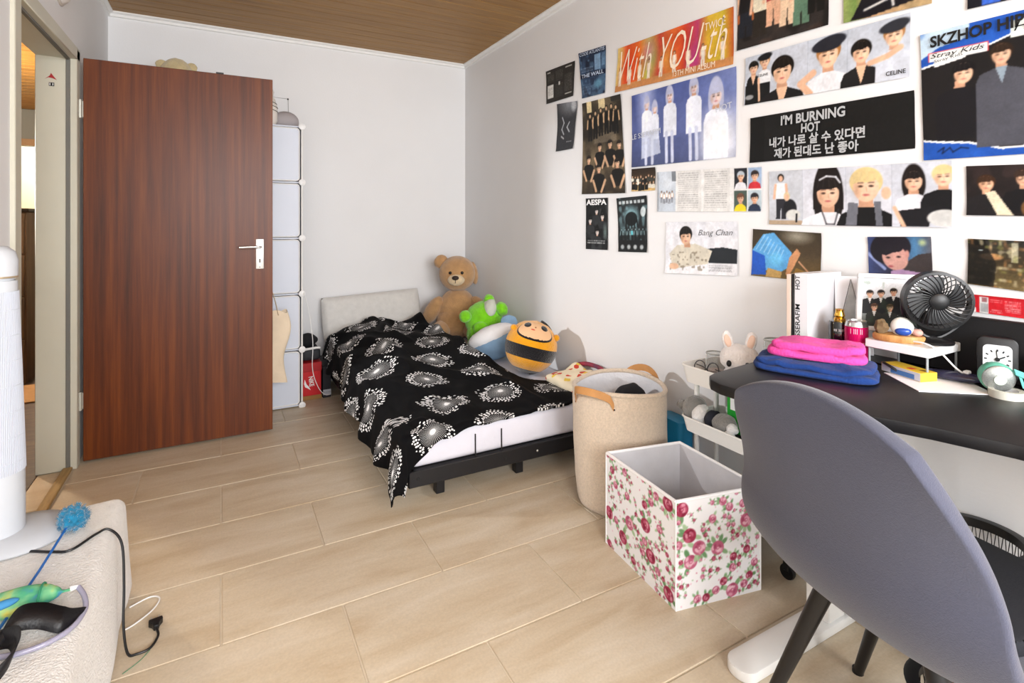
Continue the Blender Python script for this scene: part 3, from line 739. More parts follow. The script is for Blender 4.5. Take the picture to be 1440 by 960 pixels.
# patterned folded throw between bee plush and hamper
def throw_bm():
    bm = NB(); bx(bm, 1.56, 1.78, 2.20, 2.50, 0.316, 0.372, 0.025, 3)
    bmesh.ops.subdivide_edges(bm, edges=[e for e in bm.edges if e.calc_length() > 0.1], cuts=14, use_grid_fill=True)
    for v in bm.verts:
        if v.co.z > 0.33: v.co.z += 0.02 * mnoise.noise(v.co * 12) - 0.05 * (v.co.x - 1.62) * 0 + 0.02 * sstep(1.65, 1.78, v.co.x)
    return bm
def throw_mat():
    m = bpy.data.materials.new('cream_cartoon_print'); m.use_nodes = True; nt = m.node_tree; b = nt.nodes['Principled BSDF']
    g = nt.nodes.new('ShaderNodeNewGeometry'); v = nt.nodes.new('ShaderNodeTexVoronoi'); v.inputs['Scale'].default_value = 38; v.inputs['Randomness'].default_value = 1
    nt.links.new(g.outputs['Position'], v.inputs['Vector'])
    r = nt.nodes.new('ShaderNodeValToRGB'); r.color_ramp.interpolation = 'CONSTANT'
    e = r.color_ramp.elements; e[0].position = 0; e[0].color = (*hexc('#ece0c4'), 1); e[1].position = 0.66; e[1].color = (*hexc('#c8402c'), 1)
    for p, c in ((0.73, '#e9dcc0'), (0.80, '#4f7a3a'), (0.83, '#e8c84e'), (0.9, '#3a3550'), (0.95, '#ece0c4')):
        k = r.color_ramp.elements.new(p); k.color = (*hexc(c), 1)
    nt.links.new(v.outputs['Color'], r.inputs[0]); nt.links.new(r.outputs[0], b.inputs['Base Color']); b.inputs['Roughness'].default_value = 0.9
    return m
th = thing('folded_throw', 'cream folded throw with red and green print beside the hamper', 'throw', (1.68, 2.35, 0.31))
obj('fabric', throw_bm(), throw_mat(), th)
bm = NB(); tube(bm, spline([(1.785, 2.53, 0.372), (1.79, 2.42, 0.405), (1.79, 2.30, 0.41), (1.78, 2.21, 0.385)], 8), 0.012, 8); obj('edging', bm, mat('purple_red_edging', '#5e3a55', 0.8, col2='#b02c35', vscale=14), th)

# ------------------------------------------------------------------ plush toys on the bed
def fur(name, col, dark=0.12, sc=26, b=0.9):
    return mat(name, col, 0.95, var=dark, vscale=sc, bump=b, bscale=150, sheen=0.5, spec=0.1, dist=0.006)
def fuzzy(bm, amp=0.004, f=45):
    for v in bm.verts: v.co += v.normal * amp * mnoise.noise(v.co * f)
M_bear = fur('tan_plush', '#b78e62'); M_bearl = fur('cream_plush', '#dcc4a0')
br = thing('teddy_bear', 'big tan teddy bear sitting in the corner on the bed', 'teddy bear', (1.60, 3.82, 0.33))
FB = Matrix.Translation((1.60, 3.82, 0)) @ Euler((0, 0, math.radians(-25))).to_matrix().to_4x4()   # bear looks along local -y
def bpart(name, m, balls, parent, rot=None, seg=32, rings=20, amp=0.004):
    bm = NB()
    for bl in balls: ell(bm, bl[0], bl[1], bl[2] if len(bl) > 2 else None, seg, rings)
    bm.normal_update(); fuzzy(bm, amp); bmesh.ops.transform(bm, matrix=FB, verts=bm.verts)
    return obj(name, bm, m, parent, ang=180)
bpart('body', M_bear, [((0, 0.0, 0.50), (0.155, 0.13, 0.185)), ((0, -0.03, 0.44), (0.16, 0.13, 0.13))], br)
hd = bpart('head', M_bear, [((0, -0.02, 0.80), (0.140, 0.125, 0.135))], br)
for sx in (-1, 1):
    bpart('ear', M_bear, [((sx * 0.125, 0.0, 0.890 if sx < 0 else 0.800), (0.055, 0.032, 0.050) if sx < 0 else (0.034, 0.045, 0.088), (0, sx * 0.5 if sx < 0 else -0.15, 0))], hd)
mz = bpart('muzzle', M_bearl, [((-0.005, -0.125, 0.762), (0.062, 0.050, 0.045))], hd)
bpart('nose', mat('dark_brown_felt', '#2b1a14', 0.6), [((-0.008, -0.172, 0.780), (0.026, 0.014, 0.017))], mz, amp=0)
bm = NB(); tube(bm, [FB @ Vector((-0.008, -0.176, 0.766)), FB @ Vector((-0.008, -0.174, 0.742))], 0.0025, 6); obj('mouth_seam', bm, MATS['dark_brown_felt'], mz)
for sx in (-0.048, 0.040): bpart('eye', mat('shiny_brown_eye', '#1a0f0a', 0.12), [((sx, -0.139, 0.815), (0.012, 0.008, 0.012))], hd, amp=0, seg=14, rings=10)
for sx in (-1, 1):
    bpart('arm', M_bear, [((sx * 0.185, -0.03, 0.52), (0.058, 0.062, 0.125), (0.25, sx * -0.55, 0))], br)
    bpart('leg', M_bear, [((sx * 0.12, -0.13, 0.385), (0.072, 0.11, 0.07), (0.2, 0, sx * 0.3))], br)

gp = thing('frog_plush', 'lime green frog plush with a pale belly leaning by the wall', 'plush toy', (1.63, 3.38, 0.33))
M_lime = fur('lime_plush', '#7ed321', 0.15); M_limed = mat('pale_grey_plush', '#cfd2c6', 0.95, var=0.06, vscale=20, bump=0.5, bscale=120)
FB = Matrix.Translation((1.62, 3.37, 0.50)) @ Euler((math.radians(0), math.radians(-28), math.radians(-30))).to_matrix().to_4x4()
bpart('body', M_lime, [((0, 0, 0.02), (0.135, 0.12, 0.125)), ((-0.06, -0.03, -0.06), (0.10, 0.10, 0.10))], gp)
bpart('belly_patch', M_limed, [((0.075, -0.03, 0.068), (0.050, 0.088, 0.072), (0.1, 0.6, 0.2))], gp)
for p, r in (((-0.09, -0.09, 0.105), 0.042), ((0.10, -0.02, 0.125), 0.036)): bpart('eye_bump', M_lime, [(p, r)], gp)
for p, r in (((-0.13, -0.06, -0.11), (0.045, 0.05, 0.07)), ((0.15, -0.05, 0.03), (0.04, 0.04, 0.05)), ((-0.03, -0.125, -0.01), (0.05, 0.03, 0.045))): bpart('paw', M_lime, [(p, r)], gp)

wp = thing('shark_plush', 'pale blue and white whale plush between green and bee plush', 'plush toy', (1.55, 3.08, 0.33))
FB = Matrix.Translation((1.555, 3.06, 0.425)) @ Euler((math.radians(-8), math.radians(-22), math.radians(-32))).to_matrix().to_4x4()
bpart('body', mat('sky_blue_plush', '#7f9fbd', 0.95, var=0.06, vscale=20, bump=0.5, bscale=120), [((0, 0, 0), (0.185, 0.105, 0.105))], wp)
bpart('white_belly', mat('white_plush', '#e8e8ea', 0.95, var=0.04, vscale=20, bump=0.5, bscale=120), [((-0.012, -0.024, 0.046), (0.165, 0.085, 0.068))], wp)
bpart('fin', MATS['sky_blue_plush'], [((0.12, -0.02, 0.085), (0.055, 0.018, 0.05), (0, 0.4, 0))], wp)

bp_ = thing('bee_plush', 'round orange and black striped bee plush with a tan face', 'plush toy', (1.59, 2.68, 0.32))
BC = Vector((1.585, 2.68, 0.472)); BR = 0.152
FBr = Matrix.Translation(BC) @ Euler((math.radians(50), 0, math.radians(-24))).to_matrix().to_4x4()  # local -y faces camera/up, +z up the stripes
def bee_band(z0, z1, name, m, rr=BR, parent=None, bow=0.0):
    bm = NB(); n = 8
    prof = []
    for i in range(n + 1):
        z = z0 + (z1 - z0) * i / n; prof.append((max(math.sqrt(max(rr * rr - z * z, 0)), 0.0005), z))
    lathe(bm, prof, (0, 0, 0), 48, capb=abs(z0) > rr * 0.98, capt=abs(z1) > rr * 0.98); bmesh.ops.transform(bm, matrix=FBr, verts=bm.verts)
    return obj(name, bm, m, bp_, ang=180)
FBr = Matrix.Translation(BC) @ Euler((math.radians(-8), math.radians(14), math.radians(-28))).to_matrix().to_4x4()
M_or = fur('orange_plush', '#e09a12', 0.06); M_bk = fur('black_plush', '#151418', 0.1)
bee_band(-BR, -0.125, 'black_base', M_bk); bee_band(-0.125, -0.062, 'orange_stripe', M_or); bee_band(-0.062, 0.008, 'black_stripe', M_bk); bee_band(0.008, BR, 'orange_head', M_or)
bm = NB()
for z_ in (0,):
    tube(bm, [FBr @ (Matrix.Rotation(a, 4, 'Z') @ Vector((0, 0, 0)) + Vector((BR * 1.01 * math.sin(a) * math.cos(0.45), BR * 1.01 * math.sin(a) * math.sin(0.45), BR * 1.01 * math.cos(a)))) for a in [i * PI / 30 for i in range(2, 29)]], 0.010, 8)
obj('side_seam', bm, M_bk, bp_)
M_face = mat('tan_face_felt', '#e0b48a', 0.9, var=0.03, vscale=20)
def on_bee(th_, ph, r=BR):     # th_ around z (0 = local -y), ph elevation
    return Vector((r * math.cos(ph) * math.sin(th_), -r * math.cos(ph) * math.cos(th_), r * math.sin(ph)))
def bee_patch(name, m, th0, ph0, wa, ha, r, parent, pw=2.0):
    bm = NB()
    def f(u, v):
        a = 2 * PI * u; q = v
        ca, sa = math.cos(a), math.sin(a)
        return FBr @ on_bee(th0 + wa * q * math.copysign(abs(ca) ** (2 / pw), ca), ph0 + ha * q * math.copysign(abs(sa) ** (2 / pw), sa), r + 0.004 * (1 - q ** 4))
    grid(bm, f, 36, 8, cu=True); bmesh.ops.recalc_face_normals(bm, faces=bm.faces)
    return obj(name, bm, m, parent, ang=180)
bee_patch('face_outline', M_bk, -0.05, 0.70, 0.92, 0.42, BR + 0.001, bp_, 2.6)
fc = bee_patch('face', M_face, -0.05, 0.73, 0.86, 0.38, BR + 0.003, bp_, 2.6)
for t_ in (-0.55, 0.42):
    bee_patch('eye', M_bk, t_, 0.86, 0.20, 0.13, BR + 0.007, fc); 
bee_patch('nose', mat('dark_tan_felt', '#8a5a3c', 0.9), -0.08, 0.80, 0.04, 0.03, BR + 0.008, fc)
bee_patch('mouth', mat('coral_felt', '#c8573e', 0.9), -0.18, 0.68, 0.10, 0.025, BR + 0.008, fc)
for sx in (-1, 1):
    bm = NB(); ell(bm, on_bee(sx * 1.2, 0.55, BR * 1.04), 0.020, None, 14, 10); bmesh.ops.transform(bm, matrix=FBr, verts=bm.verts); obj('ear', bm, M_or, bp_, ang=180)

# ------------------------------------------------------------------ cube shelf behind the door
M_panel = mat('frosted_white_panel', '#cfd5e2', 0.45, var=0.015, vscale=4)
sh = thing('cube_shelf', 'tall white modular cube wardrobe with frosted doors behind the door', 'wardrobe', (0.1, 3.86, 0))
SX = [-0.60, -0.247, 0.106, 0.459]; SZ = [0.012 + 0.3595 * i for i in range(6)]; SY0, SY1 = 3.69, 4.04
for x in SX:
    for y in (SY0, SY1):
        bm = NB()
        for k in range(5): tube(bm, [(x, y, SZ[k] + 0.006), (x, y, SZ[k + 1] - 0.006)], 0.006, 8)
        obj('upright', bm, M_whitemt, sh)
for x in SX:
    for z in SZ:
        bm = NB(); lathe(bm, [(0.012, 0.008), (0.021, 0.004), (0.021, -0.004), (0.012, -0.012)], M=frame((1, 0, 0), (0, 0, 1), (x, SY0 - 0.010, z + 0.001)), seg=20); obj('connector', bm, M_whitepl, sh)
for k, z in enumerate(SZ):
    bm = NB(); bx(bm, SX[0], SX[3], SY0, SY1, z - 0.004, z + 0.004); obj('shelf_panel', bm, M_panel, sh)
for i in range(3):
    for k in range(5):
        x0, x1, z0, z1 = SX[i] + 0.016, SX[i + 1] - 0.016, SZ[k] + 0.010, SZ[k + 1] - 0.010
        F_ = frame((1, 0, 0), (0, 0, 1), ((x0 + x1) / 2, SY0 - 0.004, (z0 + z1) / 2))
        bm = NB(); prism(bm, rrect(x1 - x0, z1 - z0, 0.02), 0, 0.004, F_); d = obj('door_panel', bm, M_panel, sh)
        bm = NB(); tube(bm, [F_ @ Vector((x, y, 0.004)) for x, y in rrect(x1 - x0 - 0.004, z1 - z0 - 0.004, 0.02)], 0.0045, 6, closed=True); obj('door_rim', bm, M_whitepl, d)
bm = NB(); bx(bm, SX[3] + 0.002, SX[3] + 0.006, SY0 + 0.01, SY1 - 0.01, 0.02, SZ[5]); obj('side_panel', bm, M_panel, sh)

M_crm = fur('cream_fleece_plush', '#cbb98f', 0.1)
pt_ = thing('cream_plush', 'cream plush peeking over the top edge of the brown door', 'plush toy', (-0.24, 3.86, 1.815))
FB = Matrix.Translation((-0.24, 3.86, 1.815))
bpart('body', M_crm, [((0, 0, 0.11), (0.11, 0.09, 0.115))], pt_); hd = bpart('head', M_crm, [((0, -0.01, 0.275), (0.088, 0.08, 0.105))], pt_)
for sx in (-1, 1): bpart('ear', M_crm, [((sx * 0.078, 0, 0.335), (0.032, 0.02, 0.030))], hd); bpart('eye', mat('shiny_brown_eye'), [((sx * 0.03, -0.088, 0.29), 0.008)], hd, amp=0, seg=10, rings=8)
cp = thing('grey_cushion', 'small grey rounded cushion on top of the cube wardrobe', 'cushion', (0.385, 3.82, 1.815))
bm = NB(); ell(bm, (0.372, 3.82, 1.857), (0.085, 0.075, 0.068)); 
for v in bm.verts: v.co.z = max(v.co.z, 1.816)
obj('pad', bm, mat('grey_felt', '#a8a2a4', 0.95, var=0.05, bump=0.4, bscale=100), cp)
bm = NB(); tube(bm, [(0.372 + 0.086 * math.cos(a), 3.82 + 0.076 * math.sin(a), 1.822) for a in [2 * PI * i / 40 for i in range(40)]], 0.005, 6, closed=True); obj('piping', bm, MATS['grey_felt'], cp)
sb = thing('striped_pouch', 'white pouch with black stripes beside the door edge on the wardrobe', 'pouch', (0.285, 3.76, 1.815))
bm = NB(); lathe(bm, [(0.035, 0), (0.05, 0.03), (0.05, 0.12), (0.035, 0.17), (0.022, 0.185), (0.03, 0.215), (0.022, 0.235), (0.004, 0.24)], (0.270, 3.76, 1.815), 28); obj('bag', bm, mat('off_white_cloth', '#ddd7d0', 0.9, bump=0.4, bscale=80), sb)
for z, t in ((0.10, 0.2), (0.125, 0.2), (0.15, 0.2)):
    bm = NB(); r = 0.051 if z < 0.13 else 0.045
    tube(bm, [(0.270 + r * math.cos(a), 3.76 + r * math.sin(a), 1.815 + z - 0.012 * math.cos(a)) for a in [2 * PI * i / 28 for i in range(28)]], 0.0022, 5, closed=True); obj('stripe', bm, M_ink, sb)
wr = thing('memo_holder', 'thin wire memo holder on the wall above the cube wardrobe', 'memo holder', (0.37, 4.165, 1.99))
bm = NB(); tube(bm, [(0.28, 4.172, 2.09), (0.425, 4.172, 2.085), (0.43, 4.172, 1.87), (0.285, 4.172, 1.87)], 0.0018, 5, closed=True); obj('wire', bm, mat('grey_wire', '#8c8a88', 0.4, metal=0.6), wr)
bm = NB(); ell(bm, (0.424, 4.17, 2.083), 0.006, seg=10, rings=8); obj('pin', bm, M_black, wr)
# tote bag hanging from the inner door handle
tb = thing('tote_bag', 'cream cotton tote bag hanging behind the open door', 'tote bag', (0.26, 3.48, 0.25))
M_tote = mat('cream_cotton', '#ddcbb2', 0.95, var=0.05, vscale=14, bump=0.5, bscale=60)
bm = NB()
def tote(u, v):
    a = 2 * PI * u; w = 0.155 + 0.02 * math.sin(v * 7) - 0.05 * max(0, v - 0.75); t = 0.026 + 0.012 * math.sin(v * 5 + a * 2)
    return Vector((0.195 + w * math.cos(a), 3.475 + t * math.sin(a), 0.66 - 0.40 * v - 0.03 * math.cos(a) * v + 0.012 * math.sin(a * 5) * (1 - v)))
grid(bm, tote, 48, 20, cu=True); bmesh.ops.contextual_create(bm, geom=[e for e in bm.edges if e.is_boundary and all(v.co.z < 0.35 for v in e.verts)])
bmesh.ops.recalc_face_normals(bm, faces=bm.faces); obj('bag', bm, M_tote, tb)
for dy in (-0.016, 0.016):
    bm = NB(); tube(bm, spline([(0.30, 3.475 + dy, 0.64), (0.26, 3.47, 0.80), (0.15, 3.42, 1.052), (0.12, 3.42, 1.052), (0.09, 3.47, 0.80), (0.08, 3.475 + dy, 0.64)], 8), 0.007, 6, flat=0.4); obj('strap', bm, M_tote, tb)

# boxes between wardrobe and bed
sx_ = thing('shoe_box', 'red shoe box with a white swoosh mark beside the wardrobe', 'shoe box', (0.56, 3.90, 0.03))
M_sred = mat('glossy_red_card', '#c01620', 0.4, var=0.03)
bm = NB(); bx(bm, 0.472, 0.594, 3.79, 4.12, 0.032, 0.20, 0.002, 1); obj('box', bm, M_sred, sx_)
bm = NB(); bx(bm, 0.469, 0.597, 3.787, 4.123, 0.192, 0.252, 0.002, 1); obj('lid', bm, mat('dark_red_card', '#a5121b', 0.4), sx_)
F_ = frame((1, 0, 0), (0, 0, 1), (0.515, 3.7895, 0.115))
bm = NB(); sw = [(-0.036, 0.030), (-0.040, 0.000), (-0.034, -0.022), (-0.020, -0.030), (0.002, -0.046), (-0.012, -0.018), (-0.022, -0.008), (-0.028, 0.006)]
prism(bm, [(x + 0.010, y) for x, y in sw], 0, 0.0008, F_); obj('swoosh_mark', bm, M_wink, sx_)
text('NIKE', (0.512, 3.7895, 0.158), (0.12, 0, -1), (1, 0, 0.12), 0.066, 0.030, M_wink, sx_, off=0.02)
bm = NB(); bx(bm, 0.475, 0.600, 3.80, 4.10, 0.0, 0.030, 0.002, 1); tag(obj('cardboard_sheet', bm, mat('brown_cardboard', '#9a7243', 0.9, var=0.08), center=True), 'flat brown cardboard box under the red shoe box', 'cardboard box')
bb = thing('black_box', 'black box with a pale printed label next to the red shoe box', 'box', (0.70, 3.95, 0))
bm = NB(); bx(bm, 0.604, 0.660, 3.80, 4.12, 0.0, 0.215, 0.003, 1); obj('carton', bm, mat('blue_black_card', '#14141f', 0.5), bb)
bm = NB(); bx(bm, 0.608, 0.660, 3.7985, 3.8, 0.02, 0.055); l_ = obj('label_panel', bm, mat('pale_label', '#b9bcc4', 0.6), bb)
text('||| || ||||', (0.611, 3.798, 0.033), (1, 0, 0), (0, 0, 1), 0.044, 0.010, M_ink, l_)
bg = thing('dark_bag', 'dark grey pouch with a white zip on top of the red shoe box', 'bag', (0.54, 3.93, 0.255))
bm = NB(); bx(bm, 0.475, 0.598, 3.83, 4.10, 0.254, 0.335, 0.025, 3); obj('pouch', bm, mat('charcoal_nylon', '#2c2e33', 0.7, bump=0.3, bscale=70), bg)
bm = NB(); tube(bm, [(0.49, 3.826, 0.335), (0.57, 3.822, 0.342), (0.592, 3.826, 0.338)], 0.008, 8); obj('zip', bm, M_whitepl, bg)
bm = NB(); ell(bm, (0.535, 3.95, 0.372), (0.062, 0.08, 0.045)); fuzzy(bm, 0.012, 18); obj('crumpled_cloth', bm, mat('black_cloth', '#17171b', 0.9), bg)
bm = NB(); tube(bm, spline([(0.468, 3.66, 0.74), (0.50, 3.66, 0.60), (0.52, 3.65, 0.42), (0.52, 3.66, 0.24), (0.555, 3.66, 0.12), (0.60, 3.68, 0.06), (0.64, 3.70, 0.05)], 8), 0.0025, 6)
tag(obj('white_cable', bm, M_whitepl, center=True), 'thin white cable hanging from the wardrobe corner to the bed', 'cable')
# ------------------------------------------------------------------ posters on the right wall (corners given as y, z on the wall)
M_print = attr_mat('printed_paper', 0.55, 0.22)
XW = XR - 0.003
def poster(name, label, q, cell, paint, bg='#ffffff', seed=1, curl=0.004, cat='poster', group='prints pinned to the wall'):
    q = np.array(q); w = np.hypot(*(q[0] - q[1])); h = np.hypot(*(q[0] - q[3]))
    c = Cv(w, h, cell, bg, seed); paint(c); c.photo()
    ce = q.mean(0); rng = np.random.default_rng(seed + 50); ph = rng.random(4) * 6
    def fn(u, v):
        P = (q[0] * ((1 - u) * (1 - v))[:, None] + q[1] * (u * (1 - v))[:, None] + q[2] * (u * v)[:, None] + q[3] * ((1 - u) * v)[:, None])
        x = XW - 0.0005 - 0.45 * curl * (0.35 + 0.35 * np.sin(u * 5 + ph[0]) * np.sin(v * 4 + ph[1]) + 0.3 * np.sin(v * 9 + u * 3 + ph[2])) - curl * 0.5 * (np.abs(v - 0.5) * 2) ** 6
        return np.stack([x - XW, P[:, 0] - ce[0], P[:, 1] - ce[1]], 1)
    me = c.mesh(name, fn); me.materials.append(M_print)
    o = bpy.data.objects.new(name, me); C.objects.link(o); o.location = (XW, ce[0], ce[1]); ORG[o.name] = Vector(o.location)
    tag(o, label, cat, group); o['_q'] = [float(x) for x in q.ravel()]; return o
def ptext(p, body, u0, v0, u1, v1, m=M_wink, off=0.0, shear=0.0, sk=0.0, lift=0.0062):
    """lettering on a poster: box u right, v down, fractions of the sheet; sk = rise over the run"""
    q = np.array(p['_q']).reshape(4, 2)
    def at(u, v): return q[0] * (1 - u) * (1 - v) + q[1] * u * (1 - v) + q[2] * u * v + q[3] * (1 - u) * v
    a, b, c_ = at(u0, v1), at(u1, v1 - sk), at(u0, v0)
    r = Vector((0, b[0] - a[0], b[1] - a[1])); up = Vector((0, c_[0] - a[0], c_[1] - a[1]))
    up = up - r.normalized() * up.dot(r.normalized())
    return text(body, (XW, a[0], a[1]), r, up, r.length, up.length, m, p, off=off, shear=shear, lift=lift)

def P1(c):
    A = c.asp; c.rect(0.08, 0.47, 0.42, 0.86, '#d9d9d6')
    for x0, y0, x1, y1, n in ((0.55, 0.1, 0.92, 0.4, 7), (0.55, 0.5, 0.92, 0.9, 9), (1.02, 0.28, 1.42, 0.8, 12), (0.1, 0.12, 0.45, 0.4, 6)): c.lines(x0, y0, x1, y1, n, '#6a6860', 0.7)
    c.rect(0.08, 0.06, 0.25, 0.09, '#d8d8d2'); c.rect(1.05, 0.06, 1.38, 0.1, '#cfcfc8'); c.rect(1.05, 0.84, 1.42, 0.88, '#cfcfc8'); c.rect(0.7, 0.44, 0.78, 0.53, '#d5d5d0')
    c.lines(0.12, 0.55, 0.38, 0.8, 5, '#777777', 0.5); c.grain(0.1)
poster('text_poster', 'small dark text sheet with one white block, leftmost on the wall', [(2.886, 2.152), (2.568, 2.139), (2.585, 1.937), (2.88, 1.944)], 0.003, P1, '#2c2a28', 1)
def P2(c):
    c.mott(6, ['#3d5878', '#1b2233', '#587a9a'], 0.6); c.mott(14, ['#6f93b3'], 0.5, 0.62)
    c.rect(0.55, 0.12, 0.75, 0.46, '#8fb4d6', 0.8); c.rect(0.8, 0.12, 0.9, 0.4, '#7aa0c4', 0.5); c.ell(0.66, 0.76, 0.2, 0.13, '#6aa0bd', 0.8, 0.6); c.lines(0.06, 0.72, 0.38, 0.95, 9, '#9ab0c8', 0.5); c.lines(0.05, 0.36, 0.5, 0.46, 3, '#a9bed6', 0.6)
    c.rect(0, 0, c.asp, 0.1, '#22304a'); c.rect(0, 0.49, c.asp, 0.58, '#1d2740'); c.grain(0.12)
p = poster('blue_poster', 'narrow dark blue poster with two lines of pale capital lettering', [(2.533, 2.17), (2.282, 2.147), (2.289, 1.892), (2.498, 1.903)], 0.0026, P2, '#26354f', 2)
Mlb = mat('pale_blue_ink', '#c4d4ea', 0.6)
ptext(p, 'CODE ATLANTIS', 0.05, 0.02, 0.97, 0.09, Mlb, 0.01); ptext(p, 'THE WALL', 0.07, 0.495, 0.95, 0.575, Mlb, 0.02)
def P3(c):
    A = c.asp
    c.grad([(0, '#d8c27a'), (0.1, '#d9542b'), (0.22, '#e06a2c'), (0.32, '#b8bb58'), (0.42, '#c24a38'), (0.55, '#d9843a'), (0.63, '#cf4a2c'), (0.74, '#b7406a'), (0.82, '#d0a838'), (0.93, '#c9b23c'), (1, '#b9582c')], 'x')
    for x, y, rx, ry, col in ((0.45, 0.5, 0.35, 0.5, '#e23d1e'), (1.15, 0.45, 0.25, 0.4, '#8fbf6d'), (1.0, 0.3, 0.25, 0.4, '#d05bb0'), (1.75, 0.25, 0.35, 0.5, '#e2452a'), (2.25, 0.7, 0.25, 0.4, '#b83f9a'), (2.7, 0.4, 0.35, 0.5, '#e3b83a'), (1.55, 0.55, 0.25, 0.4, '#dcb04a'), (0.1, 0.2, 0.15, 0.5, '#e6d07a')): c.ell(x, y, rx, ry, col, 0.6, 1.0)
    c.grad([(0, '#a8703c'), (1, '#c98a55')], 'y', 1.0, 0, A, 0.86, 1)
    for i, x in enumerate((0.14, 0.46, 0.78, 1.06, 1.42, 1.78, 2.14, 2.5, 2.95)):
        c.figure(x, 0.46 + 0.02 * math.sin(i * 2), 0.42, '#efe6da', '#e6ddd2', '#3a2118', '#e3b995', 0.9)
    c.grain(0.03)
p = poster('orange_banner', 'long orange and yellow banner poster with white script lettering', [(2.179, 2.098), (1.466, 2.067), (1.468, 1.834), (2.208, 1.876)], 0.0030, P3, '#d8682e', 3)
Mcr = mat('cream_ink', '#f6e7d0', 0.6)
ptext(p, 'With YOU-th', 0.05, 0.10, 0.96, 0.84, Mcr, -0.012, 0.5, 0.04); ptext(p, 'TWICE', 0.80, 0.13, 0.95, 0.27, Mcr); ptext(p, '13TH MINI ALBUM', 0.56, 0.86, 0.88, 0.97, Mcr)
def P4(c):
    A = c.asp; c.ell(0.45, 0.05, 0.5, 0.28, '#8d9096', 0.8, 0.9); c.ell(0.62, 0.08, 0.12, 0.16, '#c9ccd0', 0.8, 0.6)
    for q in ([(0.2, 0.3), (0.28, 0.42), (0.2, 0.55), (0.3, 0.66)], [(0.5, 0.42), (0.42, 0.52), (0.52, 0.62)], [(0.2, 0.7), (0.3, 0.75)]): c.path(q, 0.035, '#c8ccd2', 0.85)
    c.lines(0.42, 0.82, 0.62, 0.85, 1, '#dddddd'); c.grain(0.12)
poster('dark_grey_poster', 'narrow dark grey poster with pale smoky shapes, left edge of the group', [(2.752, 1.919), (2.54, 1.898), (2.586, 1.628), (2.764, 1.629)], 0.0028, P4, '#35363a', 4, 0.01)
def P5(c):
    A = c.asp; c.grad([(0, '#4a4335'), (0.35, '#2a241c'), (0.6, '#6e604a'), (1, '#3c3226')]); c.mott(9, ['#1a1612', '#7d6f55'], 0.45, 0.55)
    c.rect(0.08, 0, 0.16, 0.12, '#d9c79a'); c.rect(0.28, 0, 0.38, 0.1, '#d9c79a'); c.rect(0.2, 0.36, 0.55, 0.46, '#7d7160', 0.6); c.rect(0.48, 0, A, 0.05, '#2c2b28')
    for x, y in ((0.13, 0.13), (0.22, 0.11), (0.31, 0.09), (0.4, 0.08), (0.48, 0.07), (0.55, 0.09)): c.figure(x, y, 0.30, '#15130f', '#121110', '#0d0b0a', '#d4b08a')
    for x, y, s in ((0.29, 0.46, 0.08), (0.45, 0.44, 0.085), (0.58, 0.46, 0.08), (0.11, 0.58, 0.085), (0.27, 0.68, 0.09), (0.54, 0.64, 0.09)):
        c.person(x, y, s, '#15100d', '#d9b48f', '#14120f', bottom=y + s * 3.2); c.line((x - s, y + 2 * s), (x - s * 0.5, y + 3.2 * s), s * 0.35, '#cba583'); c.line((x + s, y + 2 * s), (x + s * 0.4, y + 3.3 * s), s * 0.35, '#cba583')
    c.grain(0.12)
poster('stairs_poster', 'tall brown poster of a group in black sitting on stairs', [(2.49, 1.872), (2.16, 1.859), (2.122, 1.344), (2.498, 1.355)], 0.0028, P5, '#3c3428', 5, 0.008)
def P6(c):
    A = c.asp; c.grad([(0, '#3d4a86'), (0.25, '#59689f'), (0.45, '#4a5690'), (0.62, '#5563a0'), (1, '#8e9ac4')], 'x'); c.grad([(0, '#4d5b97'), (0.5, '#6c76a8'), (1, '#3d4150')], 'y', 0.45)
    c.ell(0.28, 0.0, 0.22, 0.9, '#cfd8ff', 0.8, 1.0); c.ell(1.5, 0.85, 0.45, 0.6, '#f4f6ff', 0.95, 1.0); c.ell(1.5, 0.2, 0.4, 0.2, '#6f7fbe', 0.6, 0.9)
    for x, y, s, w in ((0.30, 0.10, 0.13, 1), (0.45, 0.18, 0.12, 0.8), (0.72, 0.05, 0.15, 1.0), (1.12, 0.02, 0.16, 1.0), (1.45, 0.14, 0.24, 0.95)):
        c.person(x, y, s, '#b4b9d6', '#d8c9cf', '#e6ebf8', long=0.45, bottom=min(1.0, y + s * 4), eyes=s > 0.14, wd=0.8 * w)
    for x in (0.28, 0.40, 0.66, 0.76, 1.06, 1.16): c.line((x, 0.6), (x + 0.01, 0.97), 0.05, '#c9cfe6')
    c.poly([(0.2, 0.55), (0.52, 0.55), (0.56, 0.85), (0.2, 0.9)], '#d3dbef', 0.8); c.ell(1.5, 0.75, 0.32, 0.35, '#ffffff', 0.8, 1.0); c.grain(0.03)
p = poster('pale_blue_poster', 'large blue poster of five glowing white figures', [(2.076, 1.831), (1.453, 1.822), (1.457, 1.459), (2.076, 1.471)], 0.0030, P6, '#5a67a0', 6)
Msil = mat('silver_ink', '#c9ced8', 0.4)
ptext(p, 'LE SSERAFIM', 0.01, 0.55, 0.33, 0.62, Msil, 0, 0, 0.03); ptext(p, 'HOT', 0.845, 0.40, 0.975, 0.47, Msil, 0, 0, 0.02)
def crowd(c, n, y0, y1, s, tops, seed):
    r = np.random.default_rng(seed)
    for i in range(n):
        x = c.asp * (i + 0.5) / n + r.uniform(-0.02, 0.02); y = r.uniform(y0, y1)
        c.person(x, y, s * r.uniform(0.85, 1.1), ['#1a1310', '#2b1c14', '#5a3a22', '#0f0d0d'][r.integers(4)], '#dcb596', tops[r.integers(len(tops))], bottom=min(1, y + s * r.uniform(2.5, 4)), eyes=False)
